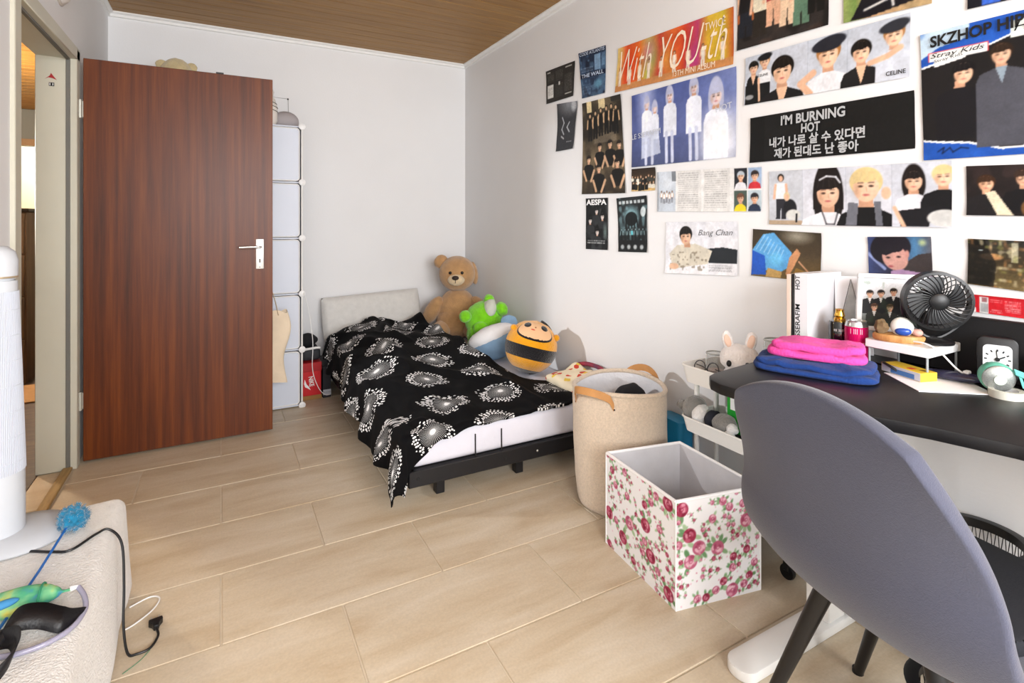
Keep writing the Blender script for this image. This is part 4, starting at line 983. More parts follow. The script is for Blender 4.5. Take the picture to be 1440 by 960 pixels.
def P7(c): c.grad([(0, '#2b2018'), (0.7, '#4a3a26'), (0.8, '#b8935a'), (1, '#d0b078')]); crowd(c, 9, 0.25, 0.4, 0.11, ['#111111', '#e8e2d4', '#3a3a34'], 3); crowd(c, 7, 0.5, 0.6, 0.11, ['#111111', '#d8d2c4', '#222018'], 4); c.grain(0.1)
poster('group_photo', 'small photo of a crowd on a warm stage under the pale blue poster', [(2.078, 1.463), (1.909, 1.458), (1.912, 1.347), (2.078, 1.35)], 0.0022, P7, '#2b2018', 7)
def P8(c):
    A = c.asp; c.mott(8, ['#2c2f30', '#4a4d4f'], 0.5, 0.6)
    for x, y, s in ((0.34, 0.18, 0.13), (0.14, 0.36, 0.14), (0.52, 0.28, 0.14), (0.36, 0.58, 0.14)): c.person(x, y, s, '#0c0c0d', '#d3d5d6', '#2a2c2e', long=0.5, bottom=y + s * 2.2)
    c.ell(0.6, 0.65, 0.08, 0.2, '#8fa8a4', 0.6, 0.8); c.lines(0.05, 0.82, 0.6, 0.9, 2, '#cfd2d2'); c.grain(0.1)
p = poster('monochrome_poster', 'small black and white poster of four faces headed by white capitals', [(2.462, 1.329), (2.266, 1.326), (2.266, 1.046), (2.462, 1.043)], 0.0026, P8, '#151617', 8)
ptext(p, 'AESPA', 0.05, 0.025, 0.97, 0.135, M_wink, 0.035)
def P9(c):
    A = c.asp; c.mott(10, ['#33383a', '#8fb9c2'], 0.5, 0.62); c.ell(0.38, 0.36, 0.26, 0.24, '#9fd0da', 0.7, 0.5); c.ell(0.38, 0.40, 0.17, 0.13, '#12181a')
    for i in range(5): x = 0.24 + i * 0.075; c.line((x, 0.42), (x - 0.01 + 0.008 * i, 0.58 + 0.04 * math.sin(i * 1.3)), 0.035, '#0d1214')
    for i in range(7): x = 0.1 + i * 0.1; c.figure(x, 0.57, 0.22, '#16262a' if i != 3 else '#4fb7c4', '#13191b', '#0c1011', '#a9c9cf')
    c.ell(0.7, 0.28, 0.07, 0.09, '#d9e4e6', 0.9); c.rect(0, 0.79, A, 1, '#17191b')
    for i in range(4): c.ell(0.12 + i * 0.18, 0.91, 0.065, 0.055, '#b9c0c2', 0.9, 0.5)
    for i in range(7): c.rect(0.06 + i * 0.1, 0.06, 0.13 + i * 0.1, 0.12, '#d5dde0', 0.85)
    c.grain(0.1)
poster('hand_poster', 'small black and cyan poster with a large skeletal hand', [(2.19, 1.319), (1.967, 1.326), (1.964, 1.049), (2.177, 1.042)], 0.0026, P9, '#1c2022', 9, 0.008)
def P10(c):
    A = c.asp; c.rect(0, 0, A * 0.21, 1, '#c2cbd6'); c.ell(0.35, 0.3, 0.3, 0.3, '#dfe6ee', 0.8, 0.9); c.rect(0.5, 0, 0.64, 0.25, '#5a5f66', 0.7)
    for i in range(5): c.figure(0.15 + i * 0.09, 0.48 + 0.03 * (i % 2), 0.3, '#f2f2f4', '#8a8d96', '#2a2320')
    c.rect(0, 0, 0.05, 1, '#8a8f96', 0.6)
    for x0 in (0.72, 1.52):
        c.rect(x0 - 0.04, 0, x0 + 0.7, 1, '#dcdbd9'); c.lines(x0, 0.06, x0 + 0.62, 0.94, 17, '#6f6f72', 0.55, 0.35)
    for i, (col, hair, top, bg) in enumerate((('#e2b798', '#b9c4cf', '#e4e4ea', '#23252c'), ('#e2b798', '#2a2220', '#c8343c', '#9fb4d0'), ('#dfb08f', '#6a4634', '#e8cf2c', '#4a5a52'), ('#dfb08f', '#222226', '#27344a', '#b5c4cc'))):
        x0 = A * 0.775 + (i % 2) * A * 0.115; y0 = 0.02 + (i // 2) * 0.5
        c.rect(x0, y0, x0 + A * 0.108, y0 + 0.47, bg); c2 = c.a.copy(); c.person(x0 + A * 0.054, y0 + 0.06, 0.22, hair, col, top, bottom=y0 + 0.47, wd=0.7)
        m = ((c.X >= x0) & (c.X <= x0 + A * 0.108) & (c.Y <= y0 + 0.47))[..., None]; c.a = np.where(m, c.a, c2)
    c.grain(0.02)
poster('booklet_strip', 'booklet strip with two text pages and four small portraits', [(1.897, 1.432), (1.338, 1.411), (1.34, 1.237), (1.897, 1.246)], 0.0023, P10, '#e6e5e4', 10)
def P11(c):
    A = c.asp; c.grad([(0, '#dfe0e6'), (1, '#e6e6ea')]); c.mott(5, ['#cfd1da'], 0.4)
    c.poly([(0.9, 0.52), (1.35, 0.48), (A, 0.52), (A, 0.78), (1.05, 0.78)], '#22272c'); c.mott(4, ['#dfe0e6'], 0.0)
    c.poly([(0.1, 0.62), (0.3, 0.45), (0.75, 0.42), (1.12, 0.55), (1.02, 0.8), (0.6, 0.85), (0.2, 0.92)], '#cfc8b8'); c.person(0.55, 0.08, 0.36, '#181413', '#dcb294', '#cdc6b6', lean=-0.3, bottom=0.75, wd=0.6)
    k = upnoise(c.ny, c.nx, 22, c.rng); m = ((c.X < 1.0) & (c.Y > 0.56) & (c.Y < 0.93) & (c.X > 0.12)).astype(float); c.mix((k - 0.62) / 0.1 * m, '#7f7463', 0.7)
    c.ell(0.22, 0.86, 0.12, 0.06, '#dcb294'); c.lines(1.05, 0.82, 1.55, 0.95, 5, '#55565c', 0.7, 0.4); c.grain(0.03)
p = poster('portrait_sheet', 'pale sheet of a reclining person in a patterned jacket', [(1.84, 1.196), (1.449, 1.199), (1.446, 0.981), (1.843, 0.96)], 0.0024, P11, '#e2e3e8', 11, 0.01)
ptext(p, 'Bang Chan', 0.50, 0.15, 0.95, 0.29, M_ink, -0.012, 0.35)
def P12(c):
    A = c.asp; c.grad([(0, '#26221f'), (1, '#2f2b2a')]); c.mott(7, ['#141212', '#4a3a34'], 0.6, 0.55); c.ell(0.1, 0.62, 0.25, 0.06, '#c06a3a', 0.8)
    for i, (x, t, l) in enumerate(((0.12, '#1a1a1c', '#20242c'), (0.32, '#d8cfb8', '#2a2622'), (0.5, '#9a2f38', '#d8a88a'), (0.68, '#c9b49a', '#e0c2a4'), (0.85, '#4a6a52', '#5b7b66'), (1.02, '#1b1b1d', '#151515'))): c.figure(x, 0.18 + 0.05 * math.sin(i * 2.1), 0.68, t, l, '#1a1210', '#dcb092', 1.2)
    c.grain(0.1)
poster('night_group_poster', 'dark poster of people seated at night, above the beret strip', [(1.446, 2.2), (1.079, 2.171), (1.083, 1.869), (1.451, 1.883)], 0.0030, P12, '#2a2624', 12)
def P13(c):
    A = c.asp; c.grad([(0, '#8d9a5a'), (0.15, '#6f8a48'), (0.3, '#c9a07a'), (0.8, '#a8906a'), (1, '#b39a72')], 'x'); c.poly([(0.1, 1), (0.35, 0.55), (0.55, 0.5), (0.95, 0.75), (0.95, 0.9), (0.3, 1.0)], '#15141a'); c.poly([(0.3, 0), (0.9, 0), (0.95, 0.8), (0.3, 0.7)], '#18171c'); c.path([(0.3, 0.88), (0.6, 0.8), (0.66, 0.78), (0.68, 0.9)], 0.03, '#e8e8e4'); c.line((0.75, 0.75), (1.0, 0.55), 0.02, '#d9c04a'); c.grain(0.08)
poster('garden_photo', 'photo of a black sleeve against green and sand, at the top edge', [(1.034, 2.079), (0.781, 2.073), (0.781, 1.834), (1.033, 1.858)], 0.0030, P13, '#8d8a5a', 13)
def P14(c): c.grad([(0, '#1b2030'), (1, '#14141c')]); c.poly([(0.2, 0.3), (0.45, 0.3), (0.35, 1), (0.15, 1)], '#3a64c8'); c.grain(0.1)
poster('dark_blue_photo', 'dark photo with a blue streak in the top right corner', [(0.697, 1.992), (0.501, 1.969), (0.501, 1.774), (0.697, 1.787)], 0.0030, P14, '#181a24', 14)
def P15(c):
    A = c.asp; c.grad([(0, '#b9c0cc'), (1, '#c6ccd8')]); 
    for x in (0.62, 1.38, 2.12): c.rect(x, 0, x + 0.012, 1, '#9aa2b0', 0.6)
    c.rect(0.62, 0, 1.38, 1, '#c2c8d4'); c.person(0.20, 0.10, 0.27, '#14110f', '#e0b698', '#1b1b1d', bottom=0.62, inner='#e0b698', wd=0.6); c.person(0.46, 0.03, 0.27, '#b07a45', '#e6bd9e', '#e4e6ea', hat='#17171a', bottom=0.62, wd=0.6)
    c.rect(0.02, 0.6, 0.6, 1, '#17181a'); c.mott(12, ['#3a3c40'], 0.0); c.line((0.33, 0.5), (0.36, 0.95), 0.05, '#e0b698'); c.ell(0.12, 0.85, 0.1, 0.05, '#d0d2d4', 0.7)
    c.person(0.86, 0.14, 0.56, '#17120f', '#e4bb9c', '#1d1c1e', bottom=1.05, inner='#e4bb9c', wd=0.95)
    c.person(1.78, 0.06, 0.52, '#a87442', '#e8bf9f', '#e2e4ea', hat='#23242c', bottom=1.05, wd=0.9); c.path([(1.5, 0.62), (1.25, 0.78), (1.45, 1.0)], 0.13, '#dfb294')
    c.person(2.36, 0.22, 0.40, '#15110f', '#e3b999', '#1c1b1d', bottom=1.05, inner='#e3b999', wd=0.9); c.person(2.88, 0.08, 0.38, '#a87442', '#e8bf9f', '#c9cfdb', hat='#2a2c33', bottom=1.05, wd=0.8)
    c.path([(2.5, 0.66), (2.78, 0.6), (2.98, 0.5)], 0.09, '#dfb294'); c.grain(0.02)
p = poster('beret_strip', 'long strip of four photos of people in berets on pale blue', [(1.41, 1.842), (0.836, 1.827), (0.839, 1.634), (1.418, 1.658)], 0.0023, P15, '#bcc3cf', 15)
ptext(p, 'CELINE', 0.105, 0.42, 0.18, 0.47, M_ink, 0.01); ptext(p, 'CELINE', 0.89, 0.86, 0.985, 0.93, M_ink, 0.015)
def P16(c): c.grain(0.15); c.rect(0, 0, c.asp * 0.115, 1, '#0e0e0e')
p = poster('slogan_banner', 'black banner with four lines of grey bold lettering', [(1.388, 1.602), (0.826, 1.591), (0.824, 1.417), (1.393, 1.428)], 0.0040, P16, '#161616', 16)
Mgr = mat('grey_ink', '#b4b7ba', 0.6)
ptext(p, "I'M BURNING", 0.235, 0.06, 0.645, 0.27, Mgr, 0.03); ptext(p, 'HOT', 0.375, 0.29, 0.495, 0.48, Mgr, 0.03)
ptext(p, '내가 나로 살 수 있다면', 0.155, 0.50, 0.755, 0.72, Mgr, 0.03); ptext(p, '재가 된대도 난 좋아', 0.19, 0.74, 0.72, 0.96, Mgr, 0.03)
def P17(c):
    A = c.asp; c.rect(0, 0, A, 1, '#1f4fa8'); c.poly([(0, 0), (0.32, 0), (0.3, 0.1), (0.12, 0.13), (0, 0.2)], '#b9cfe2'); c.mott(9, ['#2b63c4'], 0.4, 0.6)
    top = [(0, 0.28), (0.2, 0.24), (0.42, 0.2), (0.6, 0.14), (A, 0.10)]; bot = [(A, 0.86), (0.72, 0.93), (0.5, 0.94), (0.3, 0.88), (0.12, 0.86), (0, 0.84)]
    c.poly([(x, y - 0.015) for x, y in top] + [(x, y + 0.015) for x, y in bot], '#eef0f2'); c.poly(top + bot, '#1b191a')
    c.person(0.25, 0.27, 0.17, '#131012', '#e0b596', '#17161a', lean=0.5, bottom=0.85); c.person(0.50, 0.19, 0.155, '#2b1d14', '#e2b697', '#4a4b54', bottom=0.93, inner='#8a9aa8'); c.person(0.80, 0.2, 0.15, '#17120f', '#e0b293', '#26262a', bottom=0.9)
    for i in range(9): c.line((0.68 + i * 0.03, 0.45), (0.66 + i * 0.03, 0.88), 0.004, '#6a6a70', 0.7)
    c.rect(0.555, 0.055, 0.80, 0.17, '#dfe6e0'); c.rect(0.05, 0.16, 0.43, 0.235, '#d8393f'); c.rect(0.058, 0.166, 0.422, 0.229, '#e9ecec'); c.poly([(0.09, 0.235), (0.29, 0.205), (0.29, 0.245), (0.09, 0.28)], '#e8eaea'); c.grain(0.05)
    c.path([(0.1, 0.94), (0.14, 0.91), (0.13, 0.955), (0.18, 0.915), (0.2, 0.95), (0.25, 0.92), (0.3, 0.93)], 0.008, '#0e1830')
p = poster('blue_torn_poster', 'big blue torn paper poster of three people in dark jackets', [(0.811, 1.75), (0.488, 1.743), (0.488, 1.371), (0.802, 1.379)], 0.0024, P17, '#1f4fa8', 17)
ptext(p, 'SKZHOP HIPTAPE', 0.08, 0.035, 0.985, 0.125, M_ink, 0.03, 0, 0.02); ptext(p, 'Stray Kids', 0.08, 0.172, 0.47, 0.222, M_ink, 0.0, 0.3); ptext(p, 'Stray Kids', 0.11, 0.225, 0.32, 0.255, M_ink, 0.0, 0, 0.02); ptext(p, 'Hip-', 0.66, 0.075, 0.88, 0.155, M_ink, 0, 0.3)
def P18(c):
    A = c.asp; c.grad([(0, '#c9ccd6'), (1, '#d2d4dc')])
    for x in (0.66, 1.42, 2.12): c.rect(x, 0, x + 0.012, 1, '#aab0bc', 0.7)
    c.rect(0, 0, 0.66, 1, '#bfc3cb'); c.rect(0, 0.92, 0.66, 1, '#b09a82'); c.figure(0.24, 0.06, 0.84, '#e4e4e8', '#2a2a30', '#1a1412', '#ddb094'); c.ell(0.42, 0.7, 0.13, 0.17, '#1c1c20'); c.ell(0.48, 0.82, 0.14, 0.1, '#cfd0cc'); c.ell(0.36, 0.48, 0.06, 0.08, '#d9c49a'); c.ell(0.36, 0.5, 0.04, 0.06, '#ddb094'); c.rect(0.53, 0.8, 0.56, 0.96, '#1c1c1e')
    c.person(1.12, 0.13, 0.56, '#1a1413', '#dfb496', '#e6e6ec', long=0.5, bottom=1.05, wd=0.95)
    c.path([(1.0, 0.72), (1.1, 0.98), (1.24, 0.98), (1.3, 0.72)], 0.025, '#2a2a30', 0.8); c.path([(0.98, 0.2), (1.1, 0.14), (1.26, 0.16), (1.33, 0.26)], 0.03, '#dfe2ea', 0.9)
    c.person(1.74, 0.02, 0.58, '#d8c08a', '#e8bfa0', '#151517', bottom=1.05, wd=0.85); c.poly([(1.46, 0.6), (1.62, 0.62), (1.6, 1), (1.42, 1)], '#6f717a'); c.poly([(1.86, 0.6), (1.96, 0.6), (2.0, 1), (1.9, 1)], '#6a6c75'); c.ell(2.04, 0.46, 0.07, 0.1, '#e0b598')
    c.rect(2.13, 0, A, 1, '#c6cad4'); c.person(2.42, 0.1, 0.34, '#1a1413', '#dfb496', '#dfe0e8', long=0.3, bottom=0.8, wd=0.8); c.person(2.8, 0.05, 0.33, '#d9c28c', '#e8bfa0', '#17171a', bottom=0.85, wd=0.9); c.poly([(2.2, 0.75), (2.7, 0.68), (2.62, 1), (2.25, 1)], '#1a1a1e'); c.ell(2.82, 0.86, 0.22, 0.13, '#c9cac8'); c.line((2.16, 0.7), (2.3, 1.0), 0.06, '#dfb496'); c.grain(0.02)
poster('portrait_strip', 'long strip of portraits of a dark haired and a blond person', [(1.308, 1.387), (0.733, 1.372), (0.733, 1.182), (1.307, 1.189)], 0.0023, P18, '#ccd0da', 18)
def P19(c):
    A = c.asp; c.grad([(0, '#3a3226'), (0.5, '#4a3d2c'), (1, '#6a5632')]); c.ell(1.0, 0.1, 0.4, 0.2, '#b9b4a4', 0.7, 0.9)
    c.poly([(0, 0.45), (0.25, 0.1), (0.5, 0.05), (0.9, 0.45), (0.85, 0.75), (0.6, 0.92), (0.3, 0.85)], '#5a9fd6'); c.poly([(0, 0.45), (0.3, 0.55), (0.35, 0.95), (0, 0.98)], '#2456b8')
    for i in range(7): c.line((0.1 + i * 0.09, 0.42 + 0.03 * i), (0.3 + i * 0.07, 0.1 + 0.05 * i), 0.018, '#bfe0f4', 0.7)
    c.ell(0.55, 0.62, 0.22, 0.2, '#6fc0e8', 0.7, 0.6); c.poly([(0.38, 0.8), (0.7, 0.86), (0.68, 1), (0.34, 1)], '#b3935a'); c.poly([(0.85, 0.55), (1.0, 0.35), (1.08, 0.45), (0.95, 0.75), (0.85, 0.95), (0.78, 0.9)], '#c08a62'); c.line((1.05, 0.62), (1.25, 0.82), 0.025, '#d9a07a'); c.poly([(1.0, 0.75), (1.3, 0.85), (1.2, 1), (0.9, 1)], '#8a6a34'); c.grain(0.06)
poster('blue_plastic_photo', 'photo of crumpled blue plastic held by a hand, above the desk', [(1.377, 1.17), (1.107, 1.159), (1.111, 0.989), (1.385, 0.989)], 0.0022, P19, '#4a3d2c', 19)
def P20(c):
    A = c.asp; c.grad([(0, '#3a4672'), (0.4, '#2a2a3c'), (0.75, '#4a78a0'), (1, '#5a5a62')], 'x'); c.ell(1.3, 0.15, 0.12, 0.12, '#c8d48a', 0.7, 0.8); c.line((0, 0.45), (0.4, 0.85), 0.08, '#a9b8e8', 0.7)
    c.ell(0.55, 0.3, 0.5, 0.42, '#1d1a22', rot=-0.3); c.poly([(0.8, 0.75), (1.2, 0.45), (A, 0.4), (A, 1), (0.7, 1)], '#3a3434'); c.ell(0.66, 0.55, 0.3, 0.34, '#c8978c', rot=-0.4); c.poly([(0.3, 0.45), (0.5, 0.15), (0.95, 0.2), (0.8, 0.38), (0.6, 0.42), (0.45, 0.5)], '#1d1a22')
    for x in (0.5, 0.75): c.ell(x, 0.55 - 0.1 * (x - 0.5), 0.05, 0.025, '#241a1c')
    c.ell(0.55, 0.78, 0.06, 0.025, '#9a4a50'); c.ell(0.95, 0.45, 0.05, 0.1, '#c08a80'); c.poly([(0.55, 0.9), (0.8, 0.85), (A, 0.95), (A, 1), (0.55, 1)], '#a98ab0'); c.grain(0.05)
poster('close_up_photo', 'close-up photo of a face with dark fringe above the desk fan', [(0.958, 1.150), (0.784, 1.155), (0.779, 1.038), (0.954, 1.034)], 0.0020, P20, '#2a2a3c', 20)
def P21(c):
    A = c.asp; c.grad([(0, '#241d1d'), (1, '#1a1616')]); c.mott(6, ['#3a2c2a'], 0.5); c.person(0.32, 0.18, 0.34, '#3a2416', '#d8a684', '#1d1b1d', bottom=1.05); c.person(0.9, 0.08, 0.34, '#33221a', '#dcae8e', '#141316', bottom=0.95); c.poly([(0.3, 0.55), (0.45, 0.5), (0.75, 1), (0.5, 1)], '#d9cdb2')
    for x in (0.84, 0.96): c.ell(x, 0.26, 0.045, 0.04, '#2a2220'); c.ell(x, 0.26, 0.033, 0.028, '#dcae8e')
    c.ell(1.05, 0.85, 0.2, 0.2, '#6a4a2a'); c.ell(1.08, 0.9, 0.12, 0.14, '#d2a080'); c.grain(0.08)
poster('friends_photo', 'dark photo of three friends, one with glasses, at the right edge', [(0.700, 1.353), (0.526, 1.344), (0.526, 1.212), (0.699, 1.217)], 0.0022, P21, '#241d1d', 21)
def P22(c):
    A = c.asp; c.grad([(0, '#2a2a28'), (0.45, '#3a3020'), (1, '#6a5a3a')]); c.poly([(0, 0), (0.3, 0), (0.45, 0.6), (0.4, 1), (0, 1)], '#16140f'); c.ell(0.4, 0.36, 0.2, 0.07, '#c08a5a', 0.9); c.rect(0.75, 0.05, 0.85, 0.45, '#b9b49a', 0.8); c.mott(12, ['#8a8a4a', '#b07a4a', '#d9cda8'], 0.5, 0.66); c.ell(1.15, 0.78, 0.22, 0.08, '#b98a62', 0.9); c.poly([(0, 0.1), (0.35, 0.2), (0.5, 0.5), (0.45, 1), (0, 1)], '#1b1814', 0.85); c.rect(0.18, 0.22, 0.26, 0.25, '#e0f0f0'); c.grain(0.12)
poster('market_photo', 'dark photo of a food stall counter at the right edge', [(0.696, 1.152), (0.526, 1.147), (0.526, 1.015), (0.697, 1.027)], 0.0022, P22, '#2a2a28', 22)
def P23(c):
    A = c.asp; c.rect(0.1, 0, 0.2, 1, '#f0eeee'); c.rect(0.0, 0.75, 0.3, 1, '#e9e6e6'); c.rect(0.12, 0.75, 0.2, 1, '#2a2228'); c.rect(0.48, 0.08, 0.88, 1.0, '#cfd0d0')
    for i in range(16): c.rect(0.5 + i * 0.023, 0.45, 0.51 + i * 0.023, 0.95, '#5a5c60', 0.8)
    c.rect(0.58, 0.12, 0.8, 0.38, '#8a4a50', 0.8); c.lines(0.95, 0.2, 1.5, 0.38, 2, '#f0c8c8', 0.7); c.lines(1.6, 0.2, 2.3, 0.85, 7, '#f0c0c0', 0.7); c.lines(2.45, 0.2, 3.1, 0.85, 7, '#f0c0c0', 0.7); c.lines(0.95, 0.75, 1.5, 0.95, 2, '#f0c8c8', 0.6)
poster('red_wrapper', 'red printed wrapper with a barcode stuck flat above the desk', [(0.693, 0.999), (0.526, 0.999), (0.526, 0.948), (0.692, 0.952)], 0.0016, P23, '#c01e28', 23, 0.003, 'wrapper')
# ------------------------------------------------------------------ desk
M_desk = mat('black_desk_laminate', '#121113', 0.42, var=0.10, vscale=60, bump=0.15, bscale=300, dist=0.0006)
dk = thing('desk', 'black topped standing desk with white steel feet against the wall', 'desk', (1.5, 0.4, 0))
pts = [(1.815, 1.105), (1.40, 1.060)] + [(1.205 - 0.0, 1.035), (1.168, 1.022), (1.142, 0.995), (1.130, 0.955), (1.132, 0.90)] + [(1.150, 0.83), (1.190, 0.74), (1.235, 0.64), (1.275, 0.55), (1.312, 0.43), (1.335, 0.28), (1.345, 0.10), (1.345, -0.25), (1.815, -0.25)]
bm = NB(); prism(bm, pts[::-1], DESK - 0.028, DESK, None, 0.004); obj('desktop', bm, M_desk, dk)
for y in (0.955, -0.10):
    bm = NB(); prism(bm, rrect(0.62, 0.085, 0.040, 8), 0.0, 0.030, Matrix.Translation((1.495, y, 0)), 0.006); obj('foot', bm, M_whitemt, dk)
    bm = NB(); bx(bm, 1.545, 1.625, y - 0.035, y + 0.035, 0.03, 0.45, 0.004, 1); cl_ = obj('column', bm, M_whitemt, dk)
    bm = NB(); bx(bm, 1.553, 1.617, y - 0.028, y + 0.028, 0.45, DESK - 0.03, 0.004, 1); obj('inner_column', bm, M_whitemt, cl_)
    bm = NB(); bx(bm, 1.28, 1.80, y - 0.03, y + 0.03, DESK - 0.062, DESK - 0.028, 0.003, 1); obj('support_arm', bm, mat('cream_white_metal', '#d9d3c6', 0.5), dk)
bm = NB(); bx(bm, 1.56, 1.61, -0.1, 0.955, DESK - 0.07, DESK - 0.03, 0.003, 1); obj('crossbar', bm, M_whitemt, dk)

# ------------------------------------------------------------------ chair (seen from behind), faces the desk (+x)
ch = thing('shell_chair', 'grey fabric shell chair with black legs pulled up to the desk', 'chair', (1.300, 0.580, 0), math.radians(-9), local=True)
M_gray = mat('slate_grey_fabric', '#484a59', 0.9, var=0.05, vscale=180, bump=0.6, bscale=420, sheen=0.25, spec=0.15, dist=0.0015)
# outline of the back in (y lateral, z): traced half widths by height; local frame: +x forward, +y left
def shell(u, v):
    """u across -1..1, v 0 (seat front) .. 1 (back top)"""
    if v < 0.45:
        t = v / 0.45; x = 0.22 - 0.40 * t; z = 0.430 - 0.022 * math.sin(t * PI * 0.9); w = 0.225 + 0.055 * math.sin(t * PI * 0.5)
        return Vector((x, w * u, z + 0.03 * sstep(0.2, 1, t) * abs(u) ** 2.4))
    t = (v - 0.45) / 0.55
    if t > 0.42:                                        # round the two upper corners
        s = (t - 0.42) / 0.58; k = 0.78
        u, s = u * math.sqrt(1 - k * s * s / 2), s * math.sqrt(1 - k * u * u / 2); t = 0.42 + 0.58 * s
    a = min(1, t / 0.25)
    x = -0.18 - 0.075 * math.sin(a * PI / 2) - 0.055 * sstep(0.2, 1, t)
    z = 0.427 + 0.045 * (1 - math.cos(a * PI / 2)) + 0.425 * max(0, t - 0.04)
    w = 0.240 + 0.040 * (1 - sstep(0.0, 0.7, t))
    fwd = (0.030 + 0.034 * math.sin(min(1, t * 1.15) * PI) - 0.03 * t) * abs(u) ** 2.4
    zu = 0.03 * (1 - sstep(0, 0.5, t)) * abs(u) ** 2.4
    return Vector((x + fwd, w * u, z + zu))
bm = NB(); grid(bm, lambda a, b: shell(a * 2 - 1, b), 57, 81); bmesh.ops.recalc_face_normals(bm, faces=bm.faces)
bk = obj('shell', bm, M_gray, ch, ang=180); so = bk.modifiers.new('padding', 'SOLIDIFY'); so.thickness = 0.034; so.offset = 0
sb_ = bk.modifiers.new('round', 'SUBSURF'); sb_.levels = 1; sb_.render_levels = 1
bm = NB(); prism(bm, rrect(0.36, 0.40, 0.09, 8), 0.430, 0.466, Matrix.Translation((0.06, 0, 0.006)), 0.012); obj('seat_pad', bm, mat('shaded_seat_fabric', '#1c1d23', 0.9, bump=0.4, bscale=300), ch)  # pad colour carries the dark shade under the desk
bm = NB(); bx(bm, -0.13, 0.16, -0.10, 0.10, 0.372, 0.396, 0.01, 2); obj('seat_base', bm, M_blackmt, ch)
M_leg = mat('satin_black_leg', '#131214', 0.35)
for (x0, y0, x1, y1) in ((-0.13, 0.11, -0.205, 0.235), (-0.13, -0.11, -0.205, -0.235), (0.11, 0.12, 0.15, 0.255), (0.11, -0.12, 0.15, -0.255)):
    bm = NB(); tube(bm, [(x0, y0, 0.395), (x1, y1, 0.0)], [0.021, 0.012], 16); lg = obj('leg', bm, M_leg, ch)
    bm = NB(); lathe(bm, [(0.0135, 0.0), (0.0135, 0.012)], (x1, y1, 0), 14); obj('foot_cap', bm, M_black, lg)
for y in (0.11, -0.11):
    bm = NB(); tube(bm, [(-0.14, y, 0.385), (0.13, y, 0.385)], 0.011, 10); obj('leg_bracket', bm, M_blackmt, ch)

# ------------------------------------------------------------------ waste baskets and bag under the desk
def mesh_bin(name, label, c, r0, r1, h, parts):
    t = thing(name, label, 'basket', (c[0], c[1], 0))
    M_mesh = M_blackmt
    bm = NB()
    for k in range(44):
        a = 2 * PI * k / 44
        for tw in (0.35, -0.35): tube(bm, [(c[0] + (r0 + (r1 - r0) * s) * math.cos(a + tw * s), c[1] + (r0 + (r1 - r0) * s) * math.sin(a + tw * s), 0.01 + (h - 0.02) * s) for s in (0, 0.33, 0.66, 1)], 0.0011, 4, cap=False)
    w = obj('wire_mesh', bm, M_mesh, t); w['kind'] = 'stuff'
    bm = NB(); lathe(bm, [(r1 - 0.012, h - 0.025), (r1 + 0.004, h - 0.022), (r1 + 0.010, h - 0.004), (r1 + 0.004, h), (r1 - 0.016, h), (r1 - 0.012, h - 0.025)], (c[0], c[1], 0), 48, capb=False, capt=False); obj('rim', bm, M_black, t)
    bm = NB(); lathe(bm, [(r0 + 0.004, 0.0), (r0 + 0.004, 0.012)], (c[0], c[1], 0), 40); obj('base', bm, M_black, t)
    return t
wb = mesh_bin('mesh_basket', 'black wire mesh waste basket under the grey chair', (1.32, 0.50), 0.085, 0.10, 0.25, None)
bm = NB(); ell(bm, (1.31, 0.51, 0.16), (0.065, 0.07, 0.10)); fuzzy(bm, 0.03, 11); obj('crumpled_wrapper', bm, mat('orange_brown_wrapper', '#7a3e1e', 0.4, col2='#3a2a24', vscale=12), wb)
mesh_bin('wire_basket', 'second black mesh basket by the wall under the desk', (1.69, 0.635), 0.09, 0.112, 0.40, None)

# ------------------------------------------------------------------ floral storage box
fb = thing('floral_storage_box', 'open white fabric storage box printed with pink roses', 'storage box', (1.40, 1.36, 0))
fa, fbk, frt, flf = Vector((1.228, 1.202, 0)), Vector((1.576, 1.522, 0)), Vector((1.542, 1.141, 0)), Vector((1.262, 1.583, 0))
FH = 0.336
def floral(w, h, seed):
    c = Cv(w, h, 0.0024, '#e9e8ea', seed); r = np.random.default_rng(seed); A = c.asp
    spots = []
    def ok(x, y, d): return all((x - a) ** 2 + (y - b) ** 2 > (d + e) ** 2 for a, b, e in spots)
    def rose(x, y, s, cols):
        for k in range(5):
            a = r.uniform(0, 6.28); c.ell(x + s * 1.25 * math.cos(a), y + s * 1.25 * math.sin(a), s * 0.62, s * 0.30, ['#7aa070', '#5f8a5a', '#9dbb90'][r.integers(3)], 0.9, rot=a)
        c.ell(x, y, s, s * 0.95, cols[0])
        for k in range(9):
            a = r.uniform(0, 6.28); q = s * r.uniform(0.25, 0.75); c.ell(x + q * math.cos(a), y + q * math.sin(a), s * 0.34, s * 0.22, cols[1 + k % (len(cols) - 1)], 0.85, rot=a + 1.4)
        c.ell(x, y, s * 0.28, s * 0.24, cols[0]); c.ell(x + s * 0.05, y, s * 0.12, s * 0.1, cols[-1])
    pink = ['#b8607c', '#d9a0b2', '#9c4260', '#e8c0cc']; red = ['#98304c', '#bd5f78', '#7a2038', '#d898a8']
    tr = 0
    while len(spots) < int(95 * A) and tr < 9000:
        tr += 1; k = len(spots); s = 0.070 if k < 7 else (0.042 if k < 22 else (0.024 if k < 55 else 0.015))
        x, y = r.uniform(0, A), r.uniform(0, 1)
        if ok(x, y, s * 1.05):
            spots.append((x, y, s * 1.05)); rose(x, y, s, (pink, red)[r.integers(2)])
    for k in range(int(70 * A)):
        x, y = r.uniform(0, A), r.uniform(0, 1); c.ell(x, y, 0.008, 0.006, ['#c1607e', '#8fae86', '#dba0b4'][r.integers(3)], 0.8, rot=r.uniform(0, 3))
    return c
M_floral = attr_mat('rose_print_fabric', 0.85, 0.2)
